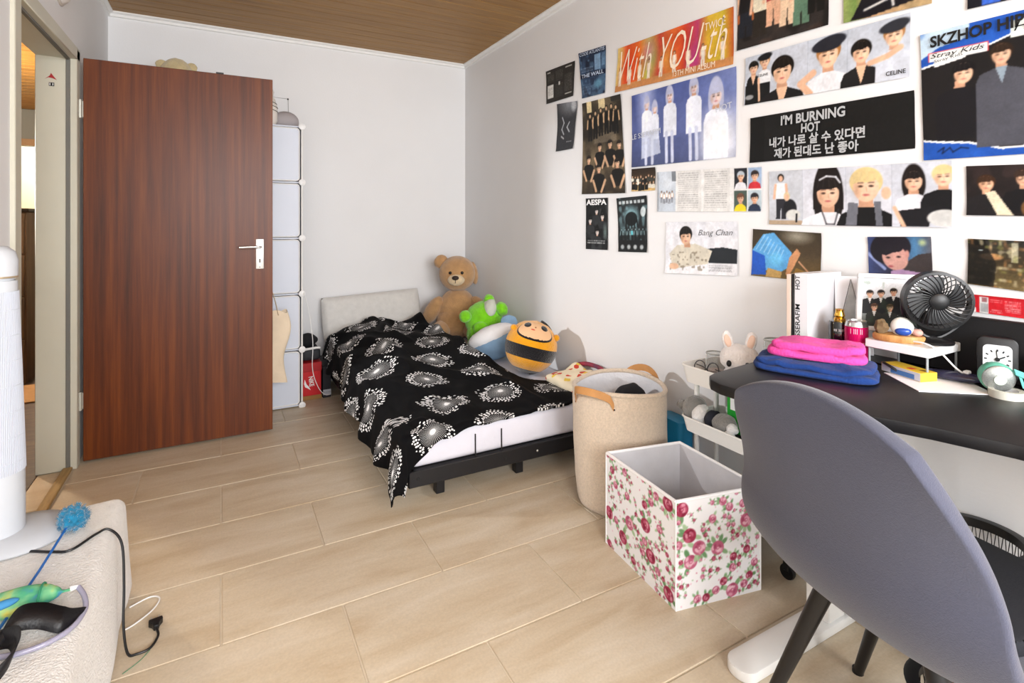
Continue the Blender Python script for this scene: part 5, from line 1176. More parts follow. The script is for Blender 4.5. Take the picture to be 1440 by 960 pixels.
def box_side(a, b, seed):
    L = (b - a).length; c = floral(L, FH, seed); d = (b - a) / L; n = d.cross(Vector((0, 0, 1))); o_ = org(fb)
    def fn(u, v):
        bul = 0.006 * np.sin(u * PI) * np.sin(v * PI)
        return np.stack([a.x + d.x * L * u + n.x * bul - o_.x, a.y + d.y * L * u + n.y * bul - o_.y, FH * (1 - v)], 1)
    me = c.mesh('printed_side', fn); me.materials.append(M_floral); o = bpy.data.objects.new('printed_side', me); C.objects.link(o); o.parent = fb
for a, b, s in ((flf, fa, 31), (fa, frt, 32), (frt, fbk, 33), (fbk, flf, 34)): box_side(a, b, s)
cen = (fa + fbk + frt + flf) / 4
def inset(p, d): return p + (cen - p).normalized() * d
M_lin = mat('grey_nonwoven_lining', '#c9c7ca', 0.95, var=0.05, vscale=14, bump=0.3, bscale=120)
bm = NB(); Q = [fa, frt, fbk, flf]
ins = [inset(p, 0.008) for p in Q]; lo = [bm.verts.new(p + Vector((0, 0, 0.008))) for p in ins]; hi = [bm.verts.new(p + Vector((0, 0, FH))) for p in ins]
bm.faces.new(lo)
for i in range(4): bm.faces.new((lo[i], hi[i], hi[(i + 1) % 4], lo[(i + 1) % 4]))
obj('lining', bm, M_lin, fb, smooth=False)
bm = NB()
for i in range(4): tube(bm, [inset(Q[i], 0.003) + Vector((0, 0, FH)), inset(Q[(i + 1) % 4], 0.003) + Vector((0, 0, FH))], 0.0055, 8)
obj('rim_binding', bm, mat('white_binding', '#eeedee', 0.8), fb)
for p in Q:
    bm = NB(); tube(bm, [p + Vector((0, 0, 0.002)), p + Vector((0, 0, FH))], 0.0025, 6); obj('corner_seam', bm, MATS['white_binding'], fb)

# ------------------------------------------------------------------ laundry hamper
hp = thing('laundry_hamper', 'tall beige bouclé laundry hamper with tan leather handles', 'laundry hamper', (1.50, 1.80, 0))
M_bou = mat('beige_boucle', '#cfbda8', 0.98, var=0.10, vscale=120, bump=1.0, bscale=220, sheen=0.3, dist=0.004)
HC = Vector((1.505, 1.80, 0)); HH = 0.50; HR = 0.192
def ham(r_off, z0=0.0):
    def f(u, v):
        a = 2 * PI * u; z = z0 + (HH - z0) * v
        r = HR * (0.90 + 0.10 * v) + 0.010 * math.sin(v * PI) + 0.008 * mnoise.noise(Vector((math.cos(a) * 1.6, math.sin(a) * 1.6, v * 3))) + r_off
        r *= 1 + 0.02 * math.cos(2 * a + 1)
        if v < 0.06: r -= 0.018 * (1 - v / 0.06) ** 2
        return HC + Vector((r * math.cos(a), r * math.sin(a), z + 0.008 * math.sin(2 * a) * v))
    return f
bm = NB(); grid(bm, ham(0), 72, 40, cu=True); bmesh.ops.contextual_create(bm, geom=[e for e in bm.edges if e.is_boundary and e.verts[0].co.z < 0.1]); bmesh.ops.recalc_face_normals(bm, faces=bm.faces); obj('body', bm, M_bou, hp, ang=180)
bm = NB(); grid(bm, ham(-0.012, 0.02), 72, 24, cu=True); bmesh.ops.recalc_face_normals(bm, faces=bm.faces); bmesh.ops.reverse_faces(bm, faces=bm.faces); obj('lining', bm, mat('white_waterproof_lining', '#dcdce0', 0.5, var=0.03, vscale=10, bump=0.6, bscale=24, dist=0.01), hp, ang=180)
bm = NB(); f1 = ham(-0.005); tube(bm, [f1(i / 72, 1.0) for i in range(72)], 0.010, 10, closed=True); obj('rolled_rim', bm, M_bou, hp)
M_lea = mat('tan_leather', '#b9854f', 0.55, var=0.08, vscale=30)
for a0 in (math.radians(195), math.radians(15)):
    bm = NB(); P = []
    for k in range(13):
        t = k / 12; a = a0 + (t - 0.5) * 1.05; q = math.sin(t * PI); up = 0.026 * q ** 0.7 if a0 < 1 else 0.02 * q
        out = 0.006 + (0.012 * q if a0 < 1 else 0.052 * q)
        P.append(f1(a / (2 * PI), 1.0) + Vector((math.cos(a) * out, math.sin(a) * out, up - 0.055 + 0.055 * q ** 0.3)))
    for i in range(12):
        A_, B_ = P[i], P[i + 1]; hz = Vector((0, 0, 0.015)); n_ = Vector((math.cos(a0), math.sin(a0), 0)) * 0.002
        v = [bm.verts.new(x) for x in (A_ - hz - n_, B_ - hz - n_, B_ + hz - n_, A_ + hz - n_, A_ - hz + n_, B_ - hz + n_, B_ + hz + n_, A_ + hz + n_)]
        for q4 in ((0, 1, 2, 3), (7, 6, 5, 4), (0, 4, 5, 1), (3, 2, 6, 7)): bm.faces.new([v[j] for j in q4])
    bmesh.ops.remove_doubles(bm, verts=bm.verts, dist=0.0004); bmesh.ops.recalc_face_normals(bm, faces=bm.faces); hd_ = obj('handle', bm, M_lea, hp)
    for P_ in (P[0], P[12]):
        bm = NB(); ell(bm, P_ + Vector((math.cos(a0), math.sin(a0), 0)) * 0.003, 0.004, seg=10, rings=6); obj('rivet', bm, M_black, hd_)
cl2 = thing('laundry', 'dark crumpled clothes lying inside the beige hamper', 'clothes', (1.54, 1.78, 0.30))
bm = NB(); ell(bm, (1.51, 1.80, 0.30), (0.14, 0.14, 0.11), seg=40, rings=24); fuzzy(bm, 0.05, 9); obj('garment', bm, mat('white_laundry', '#c7c9d0', 0.9, bump=0.4, bscale=40), cl2)
bm = NB(); ell(bm, (1.575, 1.81, 0.425), (0.06, 0.055, 0.075), (0.3, 0.4, 0), 32, 20); fuzzy(bm, 0.035, 13); obj('dark_garment', bm, mat('black_cloth'), cl2)

bm = NB(); prism(bm, rrect(0.085, 0.15, 0.02, 6), 0.0, 0.335, Matrix.Translation((1.765, 1.735, 0.0)), 0.004)
tag(obj('blue_tub', bm, mat('blue_plastic', '#1c86b5', 0.4), center=True), 'blue plastic tub standing between the hamper and the wall', 'tub')

# ------------------------------------------------------------------ utility cart
ct = thing('utility_cart', 'white metal rolling cart tucked beside the desk', 'cart', (1.70, 1.33, 0))
M_cart = mat('cart_white_enamel', '#e4e2dd', 0.4)
CX0, CX1, CY0, CY1 = 1.585, 1.812, 1.12, 1.535
def tray(z0, z1):
    w, d = CY1 - CY0, CX1 - CX0; MT = Matrix.Translation(((CX0 + CX1) / 2, (CY0 + CY1) / 2, 0))
    ou = rrect(d, w, 0.035, 6); inn = rrect(d - 0.006, w - 0.006, 0.032, 6); bo = rrect(d - 0.024, w - 0.024, 0.03, 6)
    bm = NB(); n = len(ou)
    L = [[bm.verts.new((x, y, z)) for x, y in loop] for loop, z in ((bo, z0), (ou, z1), (inn, z1), ([(x * 0.985, y * 0.985) for x, y in bo], z0 + 0.004))]
    for A_, B_ in zip(L, L[1:]):
        for k in range(n): bm.faces.new((A_[k], A_[(k + 1) % n], B_[(k + 1) % n], B_[k]))
    bm.faces.new(L[0][::-1]); bm.faces.new(L[3]); bmesh.ops.recalc_face_normals(bm, faces=bm.faces); bmesh.ops.transform(bm, matrix=MT, verts=bm.verts)
    t = obj('tray', bm, M_cart, ct)
    bm = NB(); tube(bm, [MT @ Vector((x, y, z1)) for x, y in ou], 0.004, 8, closed=True); obj('tray_rim', bm, M_cart, t)
    bm = NB(); prism(bm, rrect(d - 0.04, w - 0.04, 0.03, 6), z0 + 0.005, z0 + 0.008, MT); obj('liner', bm, mat('black_liner', '#1a191b', 0.8), t)
for z0, z1 in ((0.575, 0.640), (0.385, 0.440), (0.14, 0.195)): tray(z0, z1)
for x in (CX0 + 0.085, CX1 - 0.03):
    for y in (CY0 + 0.012, CY1 - 0.012):
        bm = NB(); tube(bm, [(x, y, 0.06), (x, y, 0.60)], 0.010, 10); p_ = obj('post', bm, M_cart, ct)
        bm = NB(); lathe(bm, [(0.024, -0.008), (0.026, 0), (0.024, 0.008)], M=frame((0, 1, 0), (0, 0, 1), (x, y, 0.026)), seg=20); bx(bm, x - 0.012, x + 0.012, y - 0.012, y + 0.012, 0.03, 0.062, 0.003, 1); obj('caster', bm, M_black, p_)

M_glass = mat('clear_glass', '#f4f6f6', 0.05, trans=0.9, ior=1.3)
def jar(name, label, c, r, h, fill=None):
    t = thing(name, label, 'jar', c)
    bm = NB(); lathe(bm, [(r * 0.92, 0), (r, 0.006), (r, h * 0.85), (r * 0.93, h), (r * 0.86, h), (r * 0.93, h * 0.84), (r * 0.93, 0.010)], c, 32, capt=True); obj('glass', bm, M_glass, t)
    bm = NB(); tube(bm, [(c[0] + r * 0.92 * math.cos(a), c[1] + r * 0.92 * math.sin(a), c[2] + h) for a in [2 * PI * i / 32 for i in range(32)]], 0.003, 6, closed=True); obj('rim', bm, mat('grey_glass_edge', '#a7aaa6', 0.2), t)
    if fill:
        bm = NB(); lathe(bm, [(r * 0.88, 0.012), (r * 0.88, h * 0.35)], c, 24); obj('contents', bm, fill, t)
    return t
jar('candle_jar', 'small glass jar with pink wax on the top cart tray', (1.705, 1.462, 0.585), 0.036, 0.098, mat('pale_pink_wax', '#d8bdb0', 0.6))
jar('storage_jar', 'wide clear glass jar on the cart behind the rabbit plush', (1.764, 1.242, 0.585), 0.042, 0.185, mat('mixed_trinkets', '#b9b29c', 0.6, col2='#6d8a4a', vscale=60))
gl = thing('eyeglasses', 'black wire eyeglasses lying in the top cart tray', 'eyeglasses', (1.61, 1.44, 0.585))
Mgl = mat('black_wire', '#1b1416', 0.35)
for dx, dy in ((0, 0), (0.012, -0.052)):
    bm = NB(); tube(bm, [(1.612 + dx + 0.006 * math.sin(a), 1.455 + dy + 0.026 * math.cos(a), 0.640 + 0.026 * math.sin(a)) for a in [2 * PI * i / 24 for i in range(24)]], 0.0022, 6, closed=True); obj('rim', bm, Mgl, gl)
for dy in (0.02, -0.07):
    bm = NB(); tube(bm, spline([(1.615, 1.455 + dy, 0.648), (1.65, 1.44 + dy, 0.63), (1.665, 1.435 + dy * 0.6, 0.596)], 6), 0.002, 6); obj('temple', bm, Mgl, gl)
rb = thing('rabbit_plush', 'white rabbit plush with pink ears on the top cart tray', 'plush toy', (1.685, 1.325, 0.585))
FB = Matrix.Translation((1.685, 1.335, 0.585)) @ Euler((0, 0, math.radians(-48))).to_matrix().to_4x4()
M_rab = fur('white_rabbit_plush', '#e9e4e2', 0.04); M_rin = mat('peach_felt', '#e6c4b0', 0.9)
bpart('body', M_rab, [((0, 0, 0.045), (0.055, 0.05, 0.05))], rb); hd = bpart('head', M_rab, [((0, 0, 0.108), (0.068, 0.058, 0.052))], rb)
for sx in (-1, 1):
    e_ = bpart('ear', M_rab, [((sx * 0.040, 0.0, 0.172), (0.019, 0.012, 0.036), (0, sx * 0.25, 0))], hd); bpart('inner_ear', M_rin, [((sx * 0.040, -0.009, 0.172), (0.012, 0.006, 0.027), (0, sx * 0.25, 0))], e_)
    bpart('eye', M_black, [((sx * 0.030 - 0.008, -0.052, 0.098), (0.009, 0.006, 0.012))], hd, amp=0, seg=12, rings=8)
gy = thing('husky_plush', 'grey and white plush dog lying in the middle cart tray', 'plush toy', (1.66, 1.44, 0.395))
FB = Matrix.Translation((1.648, 1.452, 0.395)) @ Euler((0, 0, math.radians(0))).to_matrix().to_4x4()
M_gp = fur('grey_plush', '#7c7a76', 0.08); M_wp = fur('white_plush_fur', '#dddbd9', 0.04)
bpart('head', M_gp, [((0, 0.060, 0.060), (0.050, 0.048, 0.052))], gy); bpart('muzzle', M_wp, [((-0.012, 0.016, 0.050), (0.044, 0.030, 0.044))], gy); bpart('collar', mat('navy_felt', '#1d1e28', 0.9), [((0.0, -0.030, 0.046), (0.038, 0.030, 0.038))], gy)
bpart('body', M_gp, [((0.0, -0.082, 0.045), (0.042, 0.048, 0.042))], gy)
for dx, dz in ((-0.03, 0.025), (-0.015, 0.048)): bpart('paw', M_wp, [((dx, -0.128, dz), (0.020, 0.022, 0.020))], gy)
bpart('ear', M_gp, [((-0.02, 0.105, 0.07), (0.022, 0.02, 0.02))], gy)
gb = thing('green_carton', 'bright green carton with white print in the middle cart tray', 'carton', (1.76, 1.22, 0.394))
bm = NB(); bx(bm, 1.715, 1.785, 1.25, 1.415, 0.394, 0.555, 0.002, 1); obj('box', bm, mat('green_card', '#1f9a2e', 0.45), gb)
bm = NB(); bx(bm, 1.7135, 1.7152, 1.36, 1.398, 0.48, 0.525); obj('white_patch', bm, M_wink, gb)
text('||| ||\n||||| |||', (1.7145, 1.35, 0.445), (0, -1, 0), (0, 0, 1), 0.09, 0.04, M_wink, gb)

# ------------------------------------------------------------------ things on the desk
def folded(name, label, c, w, d, h, col, seed, rot, layers=3, zb=DESK):
    m = mat(name + '_knit', col, 0.95, var=0.06, vscale=60, bump=0.7, bscale=160, sheen=0.06, dist=0.003)
    t = thing(name, label, 'sweater', (c[0], c[1], zb))
    MT = Matrix.Translation((c[0], c[1], zb)) @ Euler((0, 0, rot)).to_matrix().to_4x4()
    for k in range(layers):
        bm = NB(); hh = h / layers
        def f(u, v, k=k):
            a = 2 * PI * u; ca, sa = math.cos(a), math.sin(a)
            sh_ = 1 - 0.07 * k + 0.05 * mnoise.noise(Vector((ca * 1.3, sa * 1.3, seed + k)))
            px_ = math.copysign(abs(ca) ** 0.45, ca) * w / 2 * sh_; py_ = math.copysign(abs(sa) ** 0.45, sa) * d / 2 * sh_
            ph = (v - 0.5) * PI; rr = math.cos(ph) ** 0.6 if math.cos(ph) > 0 else 0
            q = 1 - (1 - rr) * 0.16 if v < 0.5 or True else rr
            z = k * hh * 0.96 + hh * (0.5 + 0.5 * math.sin(ph)) + (0.012 * mnoise.noise(Vector((px_ * 14, py_ * 14, seed + 2 * k))) + 0.006 * mnoise.noise(Vector((px_ * 34, py_ * 30, seed)))) * (1 if k or v > 0.4 else 0)
            return MT @ Vector((px_ * q, py_ * q, max(0.001, z)))
        V = grid(bm, f, 72, 14, cu=True)
        for ring, up in ((V[0], -1), (V[-1], 1)):
            prev = ring
            for s in (0.8, 0.6, 0.4, 0.2):
                ce = sum((v.co for v in ring), Vector()) / len(ring)
                new = []
                for v in ring:
                    p = ce + (v.co - ce) * s
                    if up > 0: 
                        l = MT.inverted() @ p; p.z = zb + max(0.002, k * hh * 0.96 + hh + 0.012 * mnoise.noise(Vector((l.x * 14, l.y * 14, seed + 2 * k))) + 0.006 * mnoise.noise(Vector((l.x * 34, l.y * 30, seed))))
                    new.append(bm.verts.new(p))
                n_ = len(ring)
                for i in range(n_): bm.faces.new((prev[i], prev[(i + 1) % n_], new[(i + 1) % n_], new[i]))
                prev = new
            bm.faces.new(prev)
        bmesh.ops.recalc_face_normals(bm, faces=bm.faces); obj('fold', bm, m, t, ang=180)
    return t
folded('blue_sweater', 'folded royal blue sweater lying on the black desk', (1.470, 0.915), 0.20, 0.31, 0.034, '#0f3576', 4, math.radians(24), 2)
folded('pink_sweater', 'folded hot pink sweater on top of the blue sweater', (1.490, 0.920), 0.15, 0.245, 0.044, '#e0479c', 9, math.radians(27), 2, DESK + 0.036)

pf = thing('perfume_bottle', 'black cylinder perfume bottle with a gold cap', 'perfume', (1.660, 0.955, DESK))
bm = NB(); lathe(bm, [(0.026, 0), (0.030, 0.004), (0.030, 0.110), (0.028, 0.116), (0.012, 0.118)], (1.660, 0.955, DESK), 32); obj('bottle', bm, mat('glossy_black_glass', '#0b0a0c', 0.08, coat=0.5), pf)
bm = NB(); lathe(bm, [(0.016, 0.116), (0.016, 0.124), (0.012, 0.126), (0.015, 0.132), (0.011, 0.146), (0.012, 0.152), (0.004, 0.154)], (1.660, 0.955, DESK), 24); obj('cap', bm, mat('polished_gold', '#c79a45', 0.2, metal=1.0), pf)
vr = Vector((0.878, -0.478, 0)); vn = Vector((-0.87, -0.50, 0)).normalized()
def front_text(body, c, r, z0, w, h, m, parent, off=0.0):
    """lettering wrapped on the room-facing side of a cylinder"""
    n = Vector((-c[0], -c[1], 0)).normalized(); rt = Vector((0, 0, 1)).cross(n)
    o = Vector((c[0], c[1], z0)) - rt * w / 2 + n * r
    t = text(body, o, rt, (0, 0, 1), w, h, m, parent, off=off, lift=0.0)
    if t:
        for v in t.data.vertices:
            p = v.co + org(parent); d = (p - Vector((c[0], c[1], p.z))); x = d.dot(rt); a = x / r
            q = n * math.cos(a) * (r + 0.0006) + rt * math.sin(a) * (r + 0.0006)
            v.co = Vector((c[0] + q.x, c[1] + q.y, p.z)) - org(parent)
    return t
front_text('||| |||| |', (1.660, 0.955), 0.030, DESK + 0.088, 0.030, 0.007, M_wink, pf, 0.01); front_text('|| ||||| |||', (1.660, 0.955), 0.030, DESK + 0.076, 0.034, 0.005, mat('polished_gold'), pf)
cn = thing('drink_can', 'hot pink slim drink can with a silver top', 'can', (1.645, 0.898, DESK))
bm = NB(); lathe(bm, [(0.024, 0), (0.0305, 0.008), (0.0305, 0.112)], (1.645, 0.898, DESK), 36, capt=False); obj('body', bm, mat('magenta_can', '#c8125f', 0.25, metal=0.35), cn)
bm = NB(); lathe(bm, [(0.0305, 0.112), (0.0265, 0.124), (0.0270, 0.128), (0.0245, 0.128), (0.0235, 0.124)], (1.645, 0.898, DESK), 36, capb=False); tp = obj('lid', bm, M_chrome, cn)
bm = NB(); prism(bm, rrect(0.012, 0.022, 0.005), 0, 0.001, Matrix.Translation((1.643, 0.895, DESK + 0.1255))); obj('ring_pull', bm, M_chrome, tp)
Mpk = mat('pale_pink_ink', '#f0c9da', 0.4)
front_text('| ||| ||', (1.645, 0.898), 0.0305, DESK + 0.092, 0.030, 0.015, Mpk, cn); front_text('|||||| |||', (1.645, 0.898), 0.0305, DESK + 0.056, 0.048, 0.012, Mpk, cn, 0.02); front_text('||| ||||', (1.645, 0.898), 0.0305, DESK + 0.040, 0.044, 0.006, Mpk, cn)

# albums between clear bookends
def spine(label, y0, y1, x0, x1, z1, m, txt=None, group='upright albums'):
    t = thing('album', label, 'album', ((x0 + x1) / 2, (y0 + y1) / 2, DESK), group=group)
    bm = NB(); bx(bm, x0, x1, y0, y1, DESK, z1, 0.0015, 1); obj('case', bm, m, t)
    return t
spine('slim cream and pink album standing first beside the wall', 1.088, 1.103, 1.62, 1.80, 1.028, mat('cream_pink_card', '#e5cfc0', 0.6))
spine('thin black album spine between cream and white albums', 1.077, 1.0865, 1.62, 1.80, 1.030, mat('black_card', '#161618', 0.5))
t = spine('thick white album with black capitals on its spine', 1.030, 1.0755, 1.62, 1.80, 1.034, mat('white_card', '#e6e6ea', 0.5))
text('HOT', (1.619, 1.073, 1.030), (0, 0, -1), (0, -1, 0), 0.050, 0.017, M_ink, t, off=0.01, lift=-0.0015) if False else None
text('HOT', (1.6195, 1.056, 0.982), (0, 0, 1), (0, 1, 0), 0.045, 0.016, M_ink, t, off=0.01, lift=0.0008)
text('LE SSERAFIM', (1.6195, 1.056, 0.800), (0, 0, 1), (0, 1, 0), 0.135, 0.016, M_ink, t, off=0.01, lift=0.0008)
be = thing('memo_pad_box', 'small mint green box in front of the albums', 'box', (1.60, 1.045, DESK))
bm = NB(); bx(bm, 1.585, 1.617, 1.02, 1.085, DESK, DESK + 0.045, 0.002, 1); obj('carton', bm, mat('mint_card', '#9ccdb8', 0.6), be)
bm = NB(); bx(bm, 1.5845, 1.5855, 1.025, 1.08, DESK + 0.004, DESK + 0.012); obj('print_band', bm, mat('dark_green_ink', '#2f5a4a', 0.6), be)

# white riser with its contents
rs = thing('desk_riser', 'small white shelf riser at the back of the desk', 'riser', (1.71, 0.79, DESK))
bm = NB(); bx(bm, 1.615, 1.785, 0.70, 0.858, 0.843, 0.867, 0.002, 1); obj('board', bm, M_whitepl, rs)
for x in (1.622, 1.778):
    for y in (0.708, 0.850): bm = NB(); tube(bm, [(x, y, DESK), (x, y, 0.845)], 0.003, 8); obj('leg', bm, mat('clear_acrylic_leg', '#9aa0a2', 0.2), rs)
RZ = 0.8675
# leaning photo frame
pfm = thing('photo_frame', 'white photo frame with a group picture leaning on the riser', 'photo frame', (1.735, 0.875, RZ), 0, local=False)
FO = frame(Vector((0.62, -0.78, 0)), Vector((0.17, 0.05, 0.98)), (1.690, 0.925, RZ + 0.004))
FW, FHh = 0.185, 0.172
for nm, a in (('frame_bar', (0, FW, 0, 0.014)), ('frame_bar', (0, FW, FHh - 0.014, FHh)), ('frame_bar', (0, 0.014, 0.014, FHh - 0.014)), ('frame_bar', (FW - 0.014, FW, 0.014, FHh - 0.014))):
    bm = NB(); bx(bm, a[0], a[1], a[2], a[3], -0.010, 0.006, 0.0015, 1, FO); obj(nm, bm, M_whitepl, pfm)
def PF(c):
    c.grad([(0, '#e6ebf0'), (0.35, '#dfe4ea'), (1, '#4a4f4a')]); A = c.asp
    for x in (0.12, 0.3, 0.5, 0.7, 0.88): c.person(x * A, 0.22 + 0.03 * math.sin(x * 9), 0.15, '#17120f', '#dcb294', '#1c1d20', bottom=0.75, inner='#e8e8e8')
    for x in (0.2, 0.45, 0.7, 0.92): c.person(x * A, 0.52, 0.15, '#4a3020', '#dcb294', '#2a2c28', bottom=1.0, inner='#d8d8d4')
    c.mott(10, ['#3a5a3a'], 0.3, 0.7); c.grain(0.05)
pc = Cv(FW - 0.028, FHh - 0.028, 0.0016, '#dfe4ea', 77); PF(pc); o_ = org(pfm); Fm = np.array(FO)
def pfn(u, v):
    l = np.stack([0.014 + u * (FW - 0.028), 0.014 + (1 - v) * (FHh - 0.028), 0 * u + 0.001, 0 * u + 1], 1); return (l @ Fm.T)[:, :3] - np.array(o_)
me = pc.mesh('picture', pfn); me.materials.append(M_print); o = bpy.data.objects.new('picture', me); C.objects.link(o); o.parent = pfm
bm = NB(); bx(bm, 0, FW, 0, FHh, -0.013, -0.010, 0, 1, FO); obj('backing', bm, M_whitepl, pfm)
# white easel frame standing next to it, seen from its edge
ef = thing('easel_frame', 'white picture frame standing edge-on between albums and photo', 'photo frame', (1.76, 1.0, DESK))
FO2 = frame(Vector((0.55, -0.83, 0)), Vector((0.12, 0.10, 0.98)), (1.735, 1.008, DESK))
bm = NB(); bx(bm, 0, 0.10, 0, 0.245, -0.006, 0.006, 0.0015, 1, FO2); obj('board', bm, mat('white_card'), ef)
bm = NB(); tube(bm, [FO2 @ Vector((0.045, 0.235, 0.008)), FO2 @ Vector((0.008, 0.08, 0.008))], 0.0012, 5); obj('metal_edge', bm, mat('grey_wire'), ef)
bm = NB(); tube(bm, [FO2 @ Vector((0.045, 0.235, 0.008)), FO2 @ Vector((0.075, 0.08, 0.008))], 0.0012, 5); obj('metal_edge', bm, mat('grey_wire'), ef)
bm = NB(); prism(bm, [(0.045, 0.225), (0.012, 0.085), (0.071, 0.085)], 0.0065, 0.0075, FO2); obj('grey_panel', bm, mat('grey_stone_print', '#b7b9b8', 0.5, var=0.12, vscale=40), ef)
# glass dome ornament on a wooden slab
orn = thing('wooden_ornament', 'oval wooden slab with a white and blue glass ornament', 'ornament', (1.635, 0.795, RZ))
MO = Matrix.Translation((1.652, 0.790, RZ)) @ Euler((0, 0, math.radians(-62))).to_matrix().to_4x4()
bm = NB(); lathe(bm, [(0.056, 0), (0.060, 0.004), (0.060, 0.016), (0.057, 0.019)], seg=40); bmesh.ops.transform(bm, matrix=MO @ Matrix.Diagonal((1.0, 0.55, 1, 1)), verts=bm.verts); obj('wood_slab', bm, wood('light_slab_wood', '#9a6a38', '#b88650', '#c99a64', (40, 40, 10), 0.5), orn)
bm = NB(); ell(bm, (0.008, 0, 0.040), (0.027, 0.018, 0.027)); bmesh.ops.transform(bm, matrix=MO, verts=bm.verts); obj('white_stone', bm, mat('white_stone', '#d6d6cf', 0.5, var=0.05), orn)
bm = NB(); ell(bm, (0.010, -0.012, 0.030), (0.019, 0.011, 0.012)); bmesh.ops.transform(bm, matrix=MO, verts=bm.verts); obj('blue_glass', bm, mat('cobalt_glass', '#274a9c', 0.1), orn)
bm = NB(); ell(bm, (-0.040, 0, 0.036), (0.017, 0.016, 0.021)); bm.normal_update(); fuzzy(bm, 0.006, 120); bmesh.ops.transform(bm, matrix=MO, verts=bm.verts); obj('dried_moss', bm, mat('brown_moss', '#6a553a', 0.9, var=0.2, vscale=120), orn)
bm = NB(); ell(bm, (0.042, 0, 0.028), (0.013, 0.011, 0.010)); bmesh.ops.transform(bm, matrix=MO, verts=bm.verts); obj('pink_shell', bm, mat('pink_shell', '#c99a8e', 0.5), orn)

# desk fan
fn_ = thing('desk_fan', 'small black desk fan standing on the white riser', 'fan', (1.715, 0.728, RZ))
FC = Vector((1.700, 0.722, 0.986)); look = Vector((-0.72, -0.62, -0.05)).normalized()
FF = frame(Vector((0, 0, 1)).cross(look), look.cross(Vector((0, 0, 1)).cross(look)), FC); R_ = 0.079
bm = NB(); lathe(bm, [(R_ * 0.90, 0.022), (R_, 0.020), (R_ * 1.0, -0.012), (R_ * 0.94, -0.020), (R_ * 0.92, -0.010), (R_ * 0.90, 0.014), (R_ * 0.90, 0.022)], M=FF, seg=56, capb=False, capt=False); hs = obj('housing', bm, M_black, fn_)
for k in range(34):
    a = 2 * PI * k / 34; bm = NB(); P = []
    for i in range(7):
        q = i / 6; r = R_ * (0.26 + 0.66 * q); aa = a + 0.42 * q - 0.1; P.append(FF @ Vector((r * math.cos(aa), r * math.sin(aa), 0.022 + 0.006 * math.sin(q * PI))))
    tube(bm, P, 0.0016, 5); obj('grille_rib', bm, M_black, hs)
bm = NB(); lathe(bm, [(R_ * 0.28, 0.018), (R_ * 0.28, 0.026), (R_ * 0.2, 0.030), (0.001, 0.031)], M=FF, seg=32); obj('hub_cap', bm, M_black, hs)
for k in range(4):
    bm = NB(); a0 = 2 * PI * k / 4
    grid(bm, lambda u, v: FF @ Vector((R_ * (0.2 + 0.62 * v) * math.cos(a0 + (u - 0.5) * 1.15 + 0.3 * v), R_ * (0.2 + 0.62 * v) * math.sin(a0 + (u - 0.5) * 1.15 + 0.3 * v), 0.006 + 0.012 * (u - 0.5))), 8, 6); obj('blade', bm, mat('dark_grey_blade', '#3a3b3d', 0.35), fn_)
for k in range(30):
    a = 2 * PI * k / 30; bm = NB(); tube(bm, [FF @ Vector((R_ * 0.98 * math.cos(a), R_ * 0.98 * math.sin(a), -0.012)), FF @ Vector((R_ * 0.80 * math.cos(a), R_ * 0.80 * math.sin(a), -0.038)), FF @ Vector((R_ * 0.3 * math.cos(a), R_ * 0.3 * math.sin(a), -0.046))], 0.0014, 5); obj('rear_rib', bm, M_black, hs)
bm = NB(); lathe(bm, [(0.028, -0.050), (0.028, -0.02)], M=FF, seg=24); obj('motor', bm, M_black, fn_)
bm = NB(); tube(bm, spline([FF @ Vector((R_ * 0.95, 0, -0.004)), FF @ Vector((R_ * 0.8, -R_ * 0.75, -0.012)), FC + Vector((0.008, 0.010, -0.105)), FF @ Vector((-R_ * 0.8, -R_ * 0.75, -0.012)), FF @ Vector((-R_ * 0.95, 0, -0.004))], 8), 0.0055, 8); obj('yoke', bm, M_black, fn_)
bm = NB(); lathe(bm, [(0.046, 0), (0.048, 0.006), (0.040, 0.012), (0.012, 0.018)], (1.715, 0.735, RZ), 36); obj('base', bm, M_black, fn_)
bm = NB(); tube(bm, spline([(1.66, 0.79, RZ + 0.006), (1.645, 0.755, RZ + 0.008), (1.64, 0.72, RZ + 0.008), (1.645, 0.692, RZ - 0.006), (1.675, 0.668, 0.82), (1.70, 0.655, 0.80)], 8), 0.0023, 6); wc = tag(obj('fan_cable', bm, M_whitepl, center=True), 'white cable curling off the riser below the fan', 'cable')
bm = NB(); bx(bm, 1.692, 1.712, 0.648, 0.660, DESK, 0.812, 0.002, 1); obj('plug_end', bm, M_whitepl, wc)

# black back panel, clock, small things
bm = NB(); bx(bm, 1.788, 1.815, 0.20, 0.86, DESK + 0.0005, 0.940, 0.003, 1); tag(obj('back_panel', bm, mat('matte_black_panel', '#121113', 0.7), center=True), 'long matte black panel standing against the wall behind the clock', 'panel')
ck = thing('alarm_clock', 'square black alarm clock with a white dial', 'clock', (1.755, 0.612, DESK))
FK = frame(Vector((0.35, -0.94, 0)), (0, 0, 1), (1.742, 0.606, 0.848))
bm = NB(); prism(bm, rrect(0.080, 0.110, 0.016, 6), -0.030, 0.004, FK, 0.003); obj('case', bm, M_black, ck)
bm = NB(); prism(bm, rrect(0.056, 0.072, 0.011, 6), 0.004, 0.0062, FK); dl = obj('dial', bm, mat('white_dial', '#d9dce0', 0.4), ck)
for k in range(12):
    a = 2 * PI * k / 12; bm = NB(); bx(bm, -0.0016, 0.0016, 0.020, 0.0255, 0.0062, 0.0068, 0, 1, FK @ Matrix.Rotation(a, 4, 'Z')); obj('hour_mark', bm, M_ink, dl)
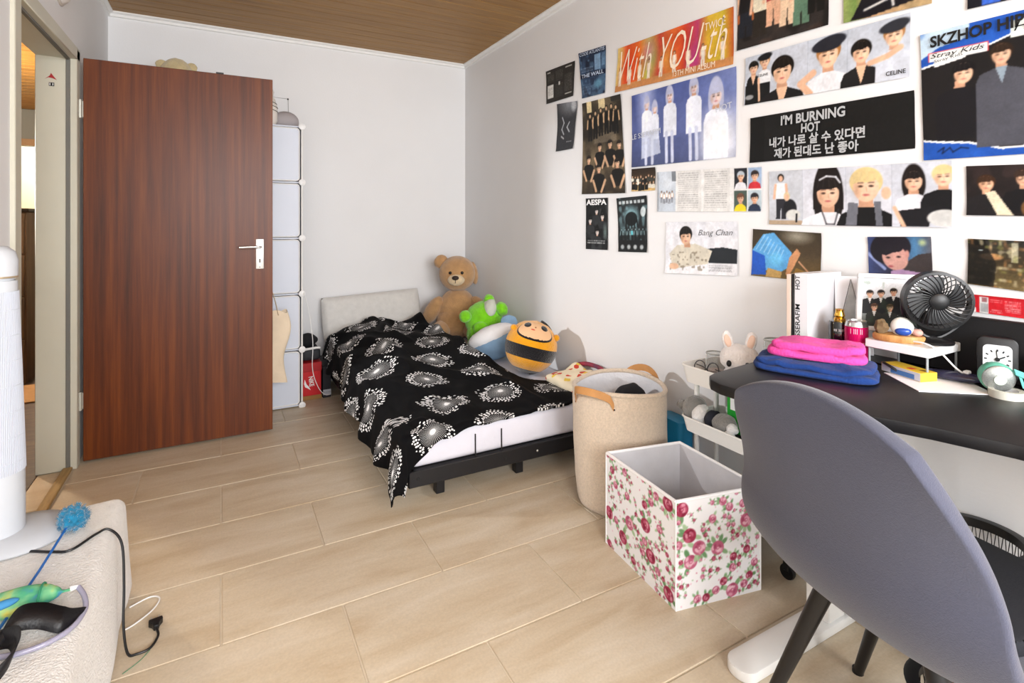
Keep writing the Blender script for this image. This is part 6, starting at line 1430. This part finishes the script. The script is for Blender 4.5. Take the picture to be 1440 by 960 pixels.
for a, L, w in ((math.radians(-60), 0.017, 0.003), (math.radians(5), 0.023, 0.0018)):
    bm = NB(); bx(bm, -w / 2, w / 2, -0.004, L, 0.0068, 0.0076, 0, 1, FK @ Matrix.Rotation(a, 4, 'Z')); obj('hand', bm, M_ink, dl)
bm = NB(); lathe(bm, [(0.005, 0.006), (0.005, 0.009)], M=FK, seg=16); obj('hand_pin', bm, M_ink, dl)
ms = thing('mint_shaver', 'mint green handheld fabric shaver with a round metal head', 'fabric shaver', (1.665, 0.575, DESK))
hd3 = Vector((-0.80, -0.60, -0.12)).normalized(); FS = frame(Vector((0, 0, 1)).cross(hd3), hd3.cross(Vector((0, 0, 1)).cross(hd3)), Vector((1.660, 0.578, DESK + 0.040)) ) @ Matrix.Scale(0.84, 4)
bm = NB(); lathe(bm, [(0.010, -0.052), (0.028, -0.046), (0.040, -0.020), (0.042, 0.0), (0.038, 0.008)], M=FS, seg=36); obj('body', bm, mat('mint_plastic', '#5fae98', 0.4), ms)
bm = NB(); lathe(bm, [(0.038, 0.006), (0.038, 0.014), (0.030, 0.020), (0.001, 0.022)], M=FS, seg=36, capb=False); hd4 = obj('shaving_head', bm, mat('grey_mesh_metal', '#9fa3a0', 0.3, metal=0.6, var=0.2, vscale=400), ms)
bm = NB(); lathe(bm, [(0.014, 0.0205), (0.014, 0.0235)], M=FS, seg=24); obj('centre_disc', bm, mat('pale_mint', '#c9d9c8', 0.3), hd4)
tl = thing('mint_comb', 'mint green plastic comb leaning at the right edge of the desk', 'comb', (1.62, 0.50, DESK))
FT = frame(Vector((0.15, -0.93, -0.30)), Vector((0.1, 0.3, 0.95)), (1.665, 0.545, DESK + 0.052))
bm = NB(); bx(bm, 0, 0.15, 0, 0.016, -0.004, 0.004, 0.002, 1, FT); obj('spine', bm, mat('bright_mint', '#6fcfc4', 0.4), tl)
for k in range(12): bm = NB(); bx(bm, 0.006 + k * 0.012, 0.012 + k * 0.012, -0.026, 0.001, -0.002, 0.002, 0.0005, 1, FT); obj('tooth', bm, mat('bright_mint'), tl)
bm = NB(); lathe(bm, [(0.022, 0.0), (0.027, 0.09)], (1.755, 0.500, DESK), 24); cu_ = tag(obj('amber_cup', bm, mat('amber_plastic', '#b9772f', 0.3), center=True), 'amber cup behind the mint comb at the right edge', 'cup')
bm = NB(); tube(bm, [(1.755 + 0.027 * math.cos(a), 0.5 + 0.027 * math.sin(a), DESK + 0.09) for a in [2 * PI * i / 24 for i in range(24)]], 0.002, 6, closed=True); obj('rim', bm, mat('pale_amber', '#d9b98a', 0.3), cu_)
bm = NB(); prism(bm, [(1.61, 0.806), (1.508, 0.676), (1.641, 0.573), (1.745, 0.690)], DESK + 0.0006, DESK + 0.0022); tag(obj('paper_sheet', bm, M_paper, center=True), 'white sheet of paper lying flat on the black desk', 'paper')
yb = thing('yellow_carton', 'flat yellow carton with blue side lying on the paper', 'carton', (1.645, 0.755, DESK))
FY = frame(Vector((-0.30, -0.955, 0)), Vector((0.955, -0.30, 0)), (1.628, 0.822, DESK + 0.0025))
bm = NB(); bx(bm, 0, 0.118, 0, 0.052, 0, 0.023, 0.001, 1, FY); obj('box', bm, mat('yellow_card', '#d9b93a', 0.5), yb)
bm = NB(); bx(bm, 0.03, 0.10, -0.0006, 0.0, 0.002, 0.015, 0, 1, FY); obj('blue_print', bm, mat('blue_ink', '#4a78b0', 0.5), yb)
bm = NB(); bx(bm, 0.002, 0.116, -0.0004, 0.0, 0.001, 0.022, 0, 1, FY); obj('pale_side', bm, mat('pale_card', '#c9cdd4', 0.5), yb)
bm = NB(); bx(bm, 0.066, 0.082, 0.012, 0.028, 0.023, 0.0236, 0, 1, FY); obj('red_logo', bm, mat('red_ink', '#c8452c', 0.5), yb)
bm = NB(); bx(bm, 0.092, 0.108, 0.024, 0.038, 0.023, 0.0236, 0, 1, FY); obj('brown_logo', bm, mat('brown_ink', '#8a6a34', 0.5), yb)
pc_ = thing('glasses_case', 'translucent dark violet pouch beside the alarm clock', 'pouch', (1.72, 0.675, DESK))
bm = NB(); ell(bm, (0, 0, 0.012), (0.070, 0.026, 0.013)); bmesh.ops.transform(bm, matrix=Matrix.Translation((1.695, 0.672, DESK + 0.002)) @ Euler((0, 0, math.radians(-74))).to_matrix().to_4x4(), verts=bm.verts); obj('pouch', bm, mat('dark_violet_film', '#2a2a44', 0.2, coat=0.4), pc_)
bm = NB(); tube(bm, [(1.676, 0.735, DESK + 0.02), (1.70, 0.66, DESK + 0.026), (1.715, 0.61, DESK + 0.018)], 0.002, 6); obj('zip', bm, mat('violet_zip', '#6a6a88', 0.4), pc_)
tr = thing('tape_roll', 'roll of clear tape lying on the desk near the paper', 'tape', (1.655, 0.555, DESK))
bm = NB(); lathe(bm, [(0.024, 0.0), (0.034, 0.0), (0.034, 0.018), (0.024, 0.018), (0.024, 0.0)], (1.648, 0.556, DESK), 40, capb=False, capt=False); obj('tape', bm, mat('clear_tape', '#c9c9bd', 0.25), tr)
bm = NB(); lathe(bm, [(0.022, 0.001), (0.0242, 0.001), (0.0242, 0.017), (0.022, 0.017), (0.022, 0.001)], (1.648, 0.556, DESK), 40, capb=False, capt=False); obj('core', bm, mat('white_core', '#dedede', 0.5), tr)
sg = thing('sunglasses', 'black sunglasses folded on the desk next to the can', 'sunglasses', (1.66, 0.885, DESK))
for dy in (0.0, -0.055):
    bm = NB(); MS = Matrix.Translation((1.612 + dy * -0.35, 0.85 + dy, DESK + 0.014)) @ Euler((0.5, 0.35, 0.3)).to_matrix().to_4x4()
    tube(bm, [MS @ Vector((0.024 * math.cos(a), 0.024 * math.sin(a), 0)) for a in [2 * PI * i / 28 for i in range(28)]], 0.0035, 8, closed=True); obj('rim', bm, M_black, sg)
    bm = NB(); lathe(bm, [(0.023, -0.0006), (0.023, 0.0006)], M=MS, seg=28); obj('lens', bm, mat('smoked_lens', '#3a3c40', 0.05), sg)
bm = NB(); tube(bm, spline([(1.622, 0.875, DESK + 0.02), (1.657, 0.85, DESK + 0.012), (1.657, 0.79, DESK + 0.006)], 6), 0.003, 6); obj('temple', bm, M_black, sg)
# ------------------------------------------------------------------ fleece covered bench at the left wall with its clutter
BZ = 0.31
bn = thing('bench', 'low bench under a white fleece cover along the left wall', 'bench', (-0.45, 1.5, 0))
bm = NB(); bx(bm, XL + 0.01, -0.30, 0.45, 2.10, 0.0, BZ - 0.02); obj('core', bm, mat('pale_board', '#c9c2b6', 0.8), bn)
M_fle = mat('white_fleece', '#dedad5', 0.98, var=0.05, vscale=50, bump=1.0, bscale=170, sheen=0.5, dist=0.005)
def fleece():
    bm = NB(); bx(bm, XL + 0.004, -0.272, 0.42, 2.128, 0.004, BZ, 0.030, 4)
    bmesh.ops.subdivide_edges(bm, edges=[e for e in bm.edges if e.calc_length() > 0.05], cuts=22, use_grid_fill=True)
    for v in bm.verts:
        z = v.co.z
        if v.co.x > -0.30: v.co.x += 0.022 * (1 - z / BZ) + 0.012 * mnoise.noise(Vector((v.co.y * 5, z * 4, 2))) * (1 - z / BZ * 0.6)
        if v.co.y > 2.10: v.co.y += 0.012 * mnoise.noise(Vector((v.co.x * 8, z * 6, 4)))
        if z > BZ - 0.01: v.co.z += 0.004 * mnoise.noise(v.co * 9)
    return bm
obj('fleece_cover', fleece(), M_fle, bn, ang=60)

tf = thing('tower_fan', 'white tower fan with fine grille standing on the fleece bench', 'tower fan', (-0.54, 1.97, BZ))
M_tf = mat('white_fan_plastic', '#c6cad0', 0.4); TX, TY = -0.553, 1.985; Z0 = BZ + 0.005
bm = NB(); lathe(bm, [(0.066, 0.025), (0.065, 0.20), (0.056, 0.50), (0.049, 0.715), (0.049, 0.72)], (TX, TY, Z0), 48); obj('column', bm, M_tf, tf)
bm = NB(); lathe(bm, [(0.042, 0.72), (0.043, 0.728), (0.050, 0.732), (0.051, 0.775), (0.045, 0.80), (0.028, 0.815), (0.001, 0.818)], (TX, TY, Z0), 48); obj('cap', bm, M_tf, tf)
bm = NB(); lathe(bm, [(0.0505, 0.728), (0.0512, 0.730), (0.0505, 0.733)], (TX, TY, Z0), 48); obj('trim_ring', bm, mat('champagne_trim', '#b9a68a', 0.3, metal=0.5), tf)
M_gr = mat('pale_grille', '#c4c9d4', 0.5)
for k in range(40):
    a = -PI / 2 + 0.12 + 2.6 * k / 39 - 0.5
    bm = NB(); tube(bm, [(TX + r * math.cos(a), TY + r * math.sin(a), Z0 + z) for r, z in ((0.0655, 0.19), (0.0572, 0.48), (0.0505, 0.69))], 0.0016, 5); obj('grille_bar', bm, M_gr, tf)
for z in (0.22, 0.29, 0.36, 0.43, 0.50, 0.57, 0.64):
    r = interp(z, [(0.19, 0.0657), (0.48, 0.0575), (0.69, 0.0508)]); bm = NB()
    tube(bm, [(TX + r * math.cos(a), TY + r * math.sin(a), Z0 + z) for a in [-PI / 2 - 0.4 + 2.6 * i / 24 for i in range(25)]], 0.0014, 5); obj('grille_ring', bm, M_gr, tf)
bm = NB(); lathe(bm, [(0.122, 0), (0.124, 0.004), (0.116, 0.012), (0.066, 0.026)], (-0.500, 1.985, BZ + 0.004), 56); obj('base_plate', bm, M_tf, tf)

wd = thing('feather_wand', 'blue cat wand with a fluffy blue ball lying on the bench', 'cat toy', (-0.39, 1.78, BZ))
M_fl = mat('blue_fluff', '#0f6f94', 0.95, var=0.35, vscale=90, bump=1.0, bscale=200, sheen=0.6)
bm = NB(); ell(bm, (-0.372, 1.945, BZ + 0.040), (0.034, 0.034, 0.032), seg=40, rings=26); bm.normal_update(); fuzzy(bm, 0.010, 90); pm = obj('fluffy_ball', bm, M_fl, wd, ang=180)
random.seed(11); bm = NB()
for i in range(260):
    d = Vector((random.gauss(0, 1), random.gauss(0, 1), random.gauss(0, 1))).normalized(); p = Vector((-0.372, 1.945, BZ + 0.040)) + d * 0.030
    q = p + (d + Vector((random.uniform(-.5, .5), random.uniform(-.5, .5), random.uniform(-.5, .5)))).normalized() * 0.013
    if q.z > BZ + 0.004: tube(bm, [p, q], [0.0012, 0.0003], 3, cap=False)
fz = obj('fluff', bm, M_fl, pm); fz['kind'] = 'stuff'
bm = NB(); tube(bm, [(-0.382, 1.915, BZ + 0.030), (-0.400, 1.74, BZ + 0.016), (-0.425, 1.50, BZ + 0.010)], 0.0032, 8); obj('stick', bm, mat('blue_stick', '#1f62b0', 0.4), wd)
fs = thing('fabric_fish', 'green and yellow tie-dye fabric fish toy on the bench', 'cat toy', (-0.38, 1.58, BZ))
def fish():
    bm = NB()
    def f(u, v):
        a = 2 * PI * u; t = v; x = -0.475 + 0.165 * t
        r = 0.034 * math.sin(min(1, 0.12 + t * 0.98) * PI) ** 0.6 + 0.003 + 0.003 * mnoise.noise(Vector((math.cos(a) * 2, math.sin(a) * 2, t * 6)))
        return Vector((x, 1.595 + 0.01 * math.sin(t * 3) + r * 0.95 * math.cos(a), BZ + 0.026 + r * 0.72 * math.sin(a)))
    grid(bm, f, 28, 30, cu=True); bmesh.ops.recalc_face_normals(bm, faces=bm.faces); return bm
def tie_dye():
    m = bpy.data.materials.new('tie_dye'); m.use_nodes = True; nt = m.node_tree; b = nt.nodes['Principled BSDF']
    g = nt.nodes.new('ShaderNodeNewGeometry'); n = nt.nodes.new('ShaderNodeTexNoise'); n.inputs['Scale'].default_value = 17; n.inputs['Detail'].default_value = 3; nt.links.new(g.outputs['Position'], n.inputs[0])
    r = nt.nodes.new('ShaderNodeValToRGB'); e = r.color_ramp.elements; e[0].position = 0.32; e[0].color = (*hexc('#3a78b0'), 1); e[1].position = 0.72; e[1].color = (*hexc('#c9a24a'), 1)
    for p, c in ((0.42, '#4aa37a'), (0.52, '#7fbf8a'), (0.62, '#c9c45a')): k = r.color_ramp.elements.new(p); k.color = (*hexc(c), 1)
    nt.links.new(n.outputs[0], r.inputs[0]); nt.links.new(r.outputs[0], b.inputs['Base Color']); b.inputs['Roughness'].default_value = 0.8; return m
obj('body', fish(), tie_dye(), fs, ang=180)
bm = NB(); ell(bm, (-0.425, 1.567, BZ + 0.046), (0.030, 0.010, 0.008), (0.3, 0, 0.3)); obj('side_fin', bm, mat('blue_felt_fin', '#3f86b8', 0.8), fs)
bm = NB(); tube(bm, [(-0.362, 1.595 + 0.036 * math.cos(a), BZ + 0.026 + 0.027 * math.sin(a)) for a in [2 * PI * i / 24 for i in range(24)]], 0.0022, 6, closed=True); obj('seam', bm, mat('green_thread', '#2f8a66', 0.8), fs)
bm = NB(); tube(bm, [(-0.312, 1.60, BZ + 0.026), (-0.298, 1.602, BZ + 0.026)], [0.006, 0.004], 8); obj('nose_tip', bm, M_whitepl, fs)
bm = NB(); tube(bm, spline([(-0.297, 1.602, BZ + 0.024), (-0.28, 1.57, BZ + 0.016), (-0.272, 1.53, BZ + 0.008), (-0.285, 1.48, BZ + 0.006), (-0.32, 1.45, BZ + 0.006), (-0.37, 1.44, BZ + 0.008), (-0.42, 1.45, BZ + 0.012)], 8), 0.0055, 10)
tag(obj('clear_tube', bm, mat('lavender_clear_tube', '#b9b6cc', 0.15, trans=0.45), center=True), 'thin clear lavender tube looping from the fabric fish', 'tube')
def ribbon(pts, wv, name):
    P = spline(pts, 10); bm = NB(); prev = None
    for i, p in enumerate(P):
        t = i / (len(P) - 1); w = Vector(wv(t)); a, b_ = bm.verts.new(p - w / 2), bm.verts.new(p + w / 2)
        if prev: bm.faces.new((prev[0], a, b_, prev[1]))
        prev = (a, b_)
    return bm
rbn = thing('black_ribbon', 'wide black satin ribbon looped on the fleece bench', 'ribbon', (-0.40, 1.5, BZ))
M_rib = mat('black_satin', '#0c0a0e', 0.45, bump=0.3, bscale=200)
for pts, wv in (([(-0.405, 1.455, BZ + 0.02), (-0.385, 1.495, BZ + 0.045), (-0.345, 1.500, BZ + 0.040), (-0.30, 1.490, BZ + 0.022), (-0.270, 1.520, BZ + 0.014)], lambda t: (0.004, 0.042 * (1 - 0.75 * max(0, t - 0.72) / 0.28), 0.030 * (1 - 0.9 * max(0, t - 0.72) / 0.28))),
                ([(-0.41, 1.48, BZ + 0.022), (-0.375, 1.455, BZ + 0.034), (-0.365, 1.41, BZ + 0.025), (-0.39, 1.375, BZ + 0.010), (-0.43, 1.39, BZ + 0.012), (-0.455, 1.43, BZ + 0.018)], lambda t: (0.012, 0.012, 0.036)),
                ([(-0.41, 1.485, BZ + 0.026), (-0.43, 1.47, BZ + 0.030), (-0.455, 1.43, BZ + 0.024), (-0.475, 1.38, BZ + 0.016)], lambda t: (0.048, 0.012, 0.02))):
    bm = ribbon(pts, wv, 'loop'); r_ = obj('loop', bm, M_rib, rbn); s_ = r_.modifiers.new('thickness', 'SOLIDIFY'); s_.thickness = 0.0012
# cord of the fan with its plug on the floor, white cable loop
pcd = thing('power_cord', 'black power cord running over the bench to a plug on the floor', 'power cord', (-0.3, 1.8, 0))
bm = NB(); tube(bm, spline([(-0.53, 1.90, BZ + 0.006), (-0.46, 1.88, BZ + 0.006), (-0.40, 1.845, BZ + 0.006), (-0.355, 1.83, BZ + 0.006), (-0.31, 1.885, BZ + 0.008), (-0.283, 1.90, BZ + 0.006), (-0.250, 1.875, BZ - 0.03), (-0.240, 1.84, 0.18), (-0.236, 1.80, 0.09), (-0.225, 1.785, 0.02), (-0.205, 1.79, 0.006), (-0.175, 1.80, 0.005), (-0.160, 1.84, 0.006), (-0.166, 1.868, 0.010)], 8), 0.0034, 8); obj('cord', bm, M_black, pcd)
FP = Matrix.Translation((-0.167, 1.872, 0.0)) @ Euler((0, 0, math.radians(8))).to_matrix().to_4x4()
bm = NB(); prism(bm, [(-0.006, 0), (0.006, 0), (0.010, 0.015), (0.018, 0.026), (0.017, 0.038), (-0.017, 0.038), (-0.018, 0.026), (-0.010, 0.015)], 0.002, 0.018, FP, 0.002); pg = obj('plug', bm, M_black, pcd)
for dx in (-0.0095, 0.0095): bm = NB(); tube(bm, [FP @ Vector((dx, 0.036, 0.010)), FP @ Vector((dx, 0.055, 0.010))], 0.002, 8); obj('pin', bm, M_chrome, pg)
bm = NB(); tube(bm, spline([(-0.25, 2.02, 0.004), (-0.20, 2.045, 0.004), (-0.172, 2.025, 0.004), (-0.185, 1.975, 0.004), (-0.225, 1.93, 0.004), (-0.25, 1.915, 0.004)], 8), 0.0024, 6); tag(obj('charging_cable', bm, M_whitepl, center=True), 'white cable loop on the floor beside the fleece bench', 'cable')
bm = NB(); tube(bm, spline([(-0.175, 1.795, 0.003), (-0.195, 1.765, 0.002), (-0.23, 1.735, 0.002)], 8), 0.0008, 5); tag(obj('green_thread', bm, mat('green_thread'), center=True), 'thin green thread on the floor tiles by the plug', 'thread')
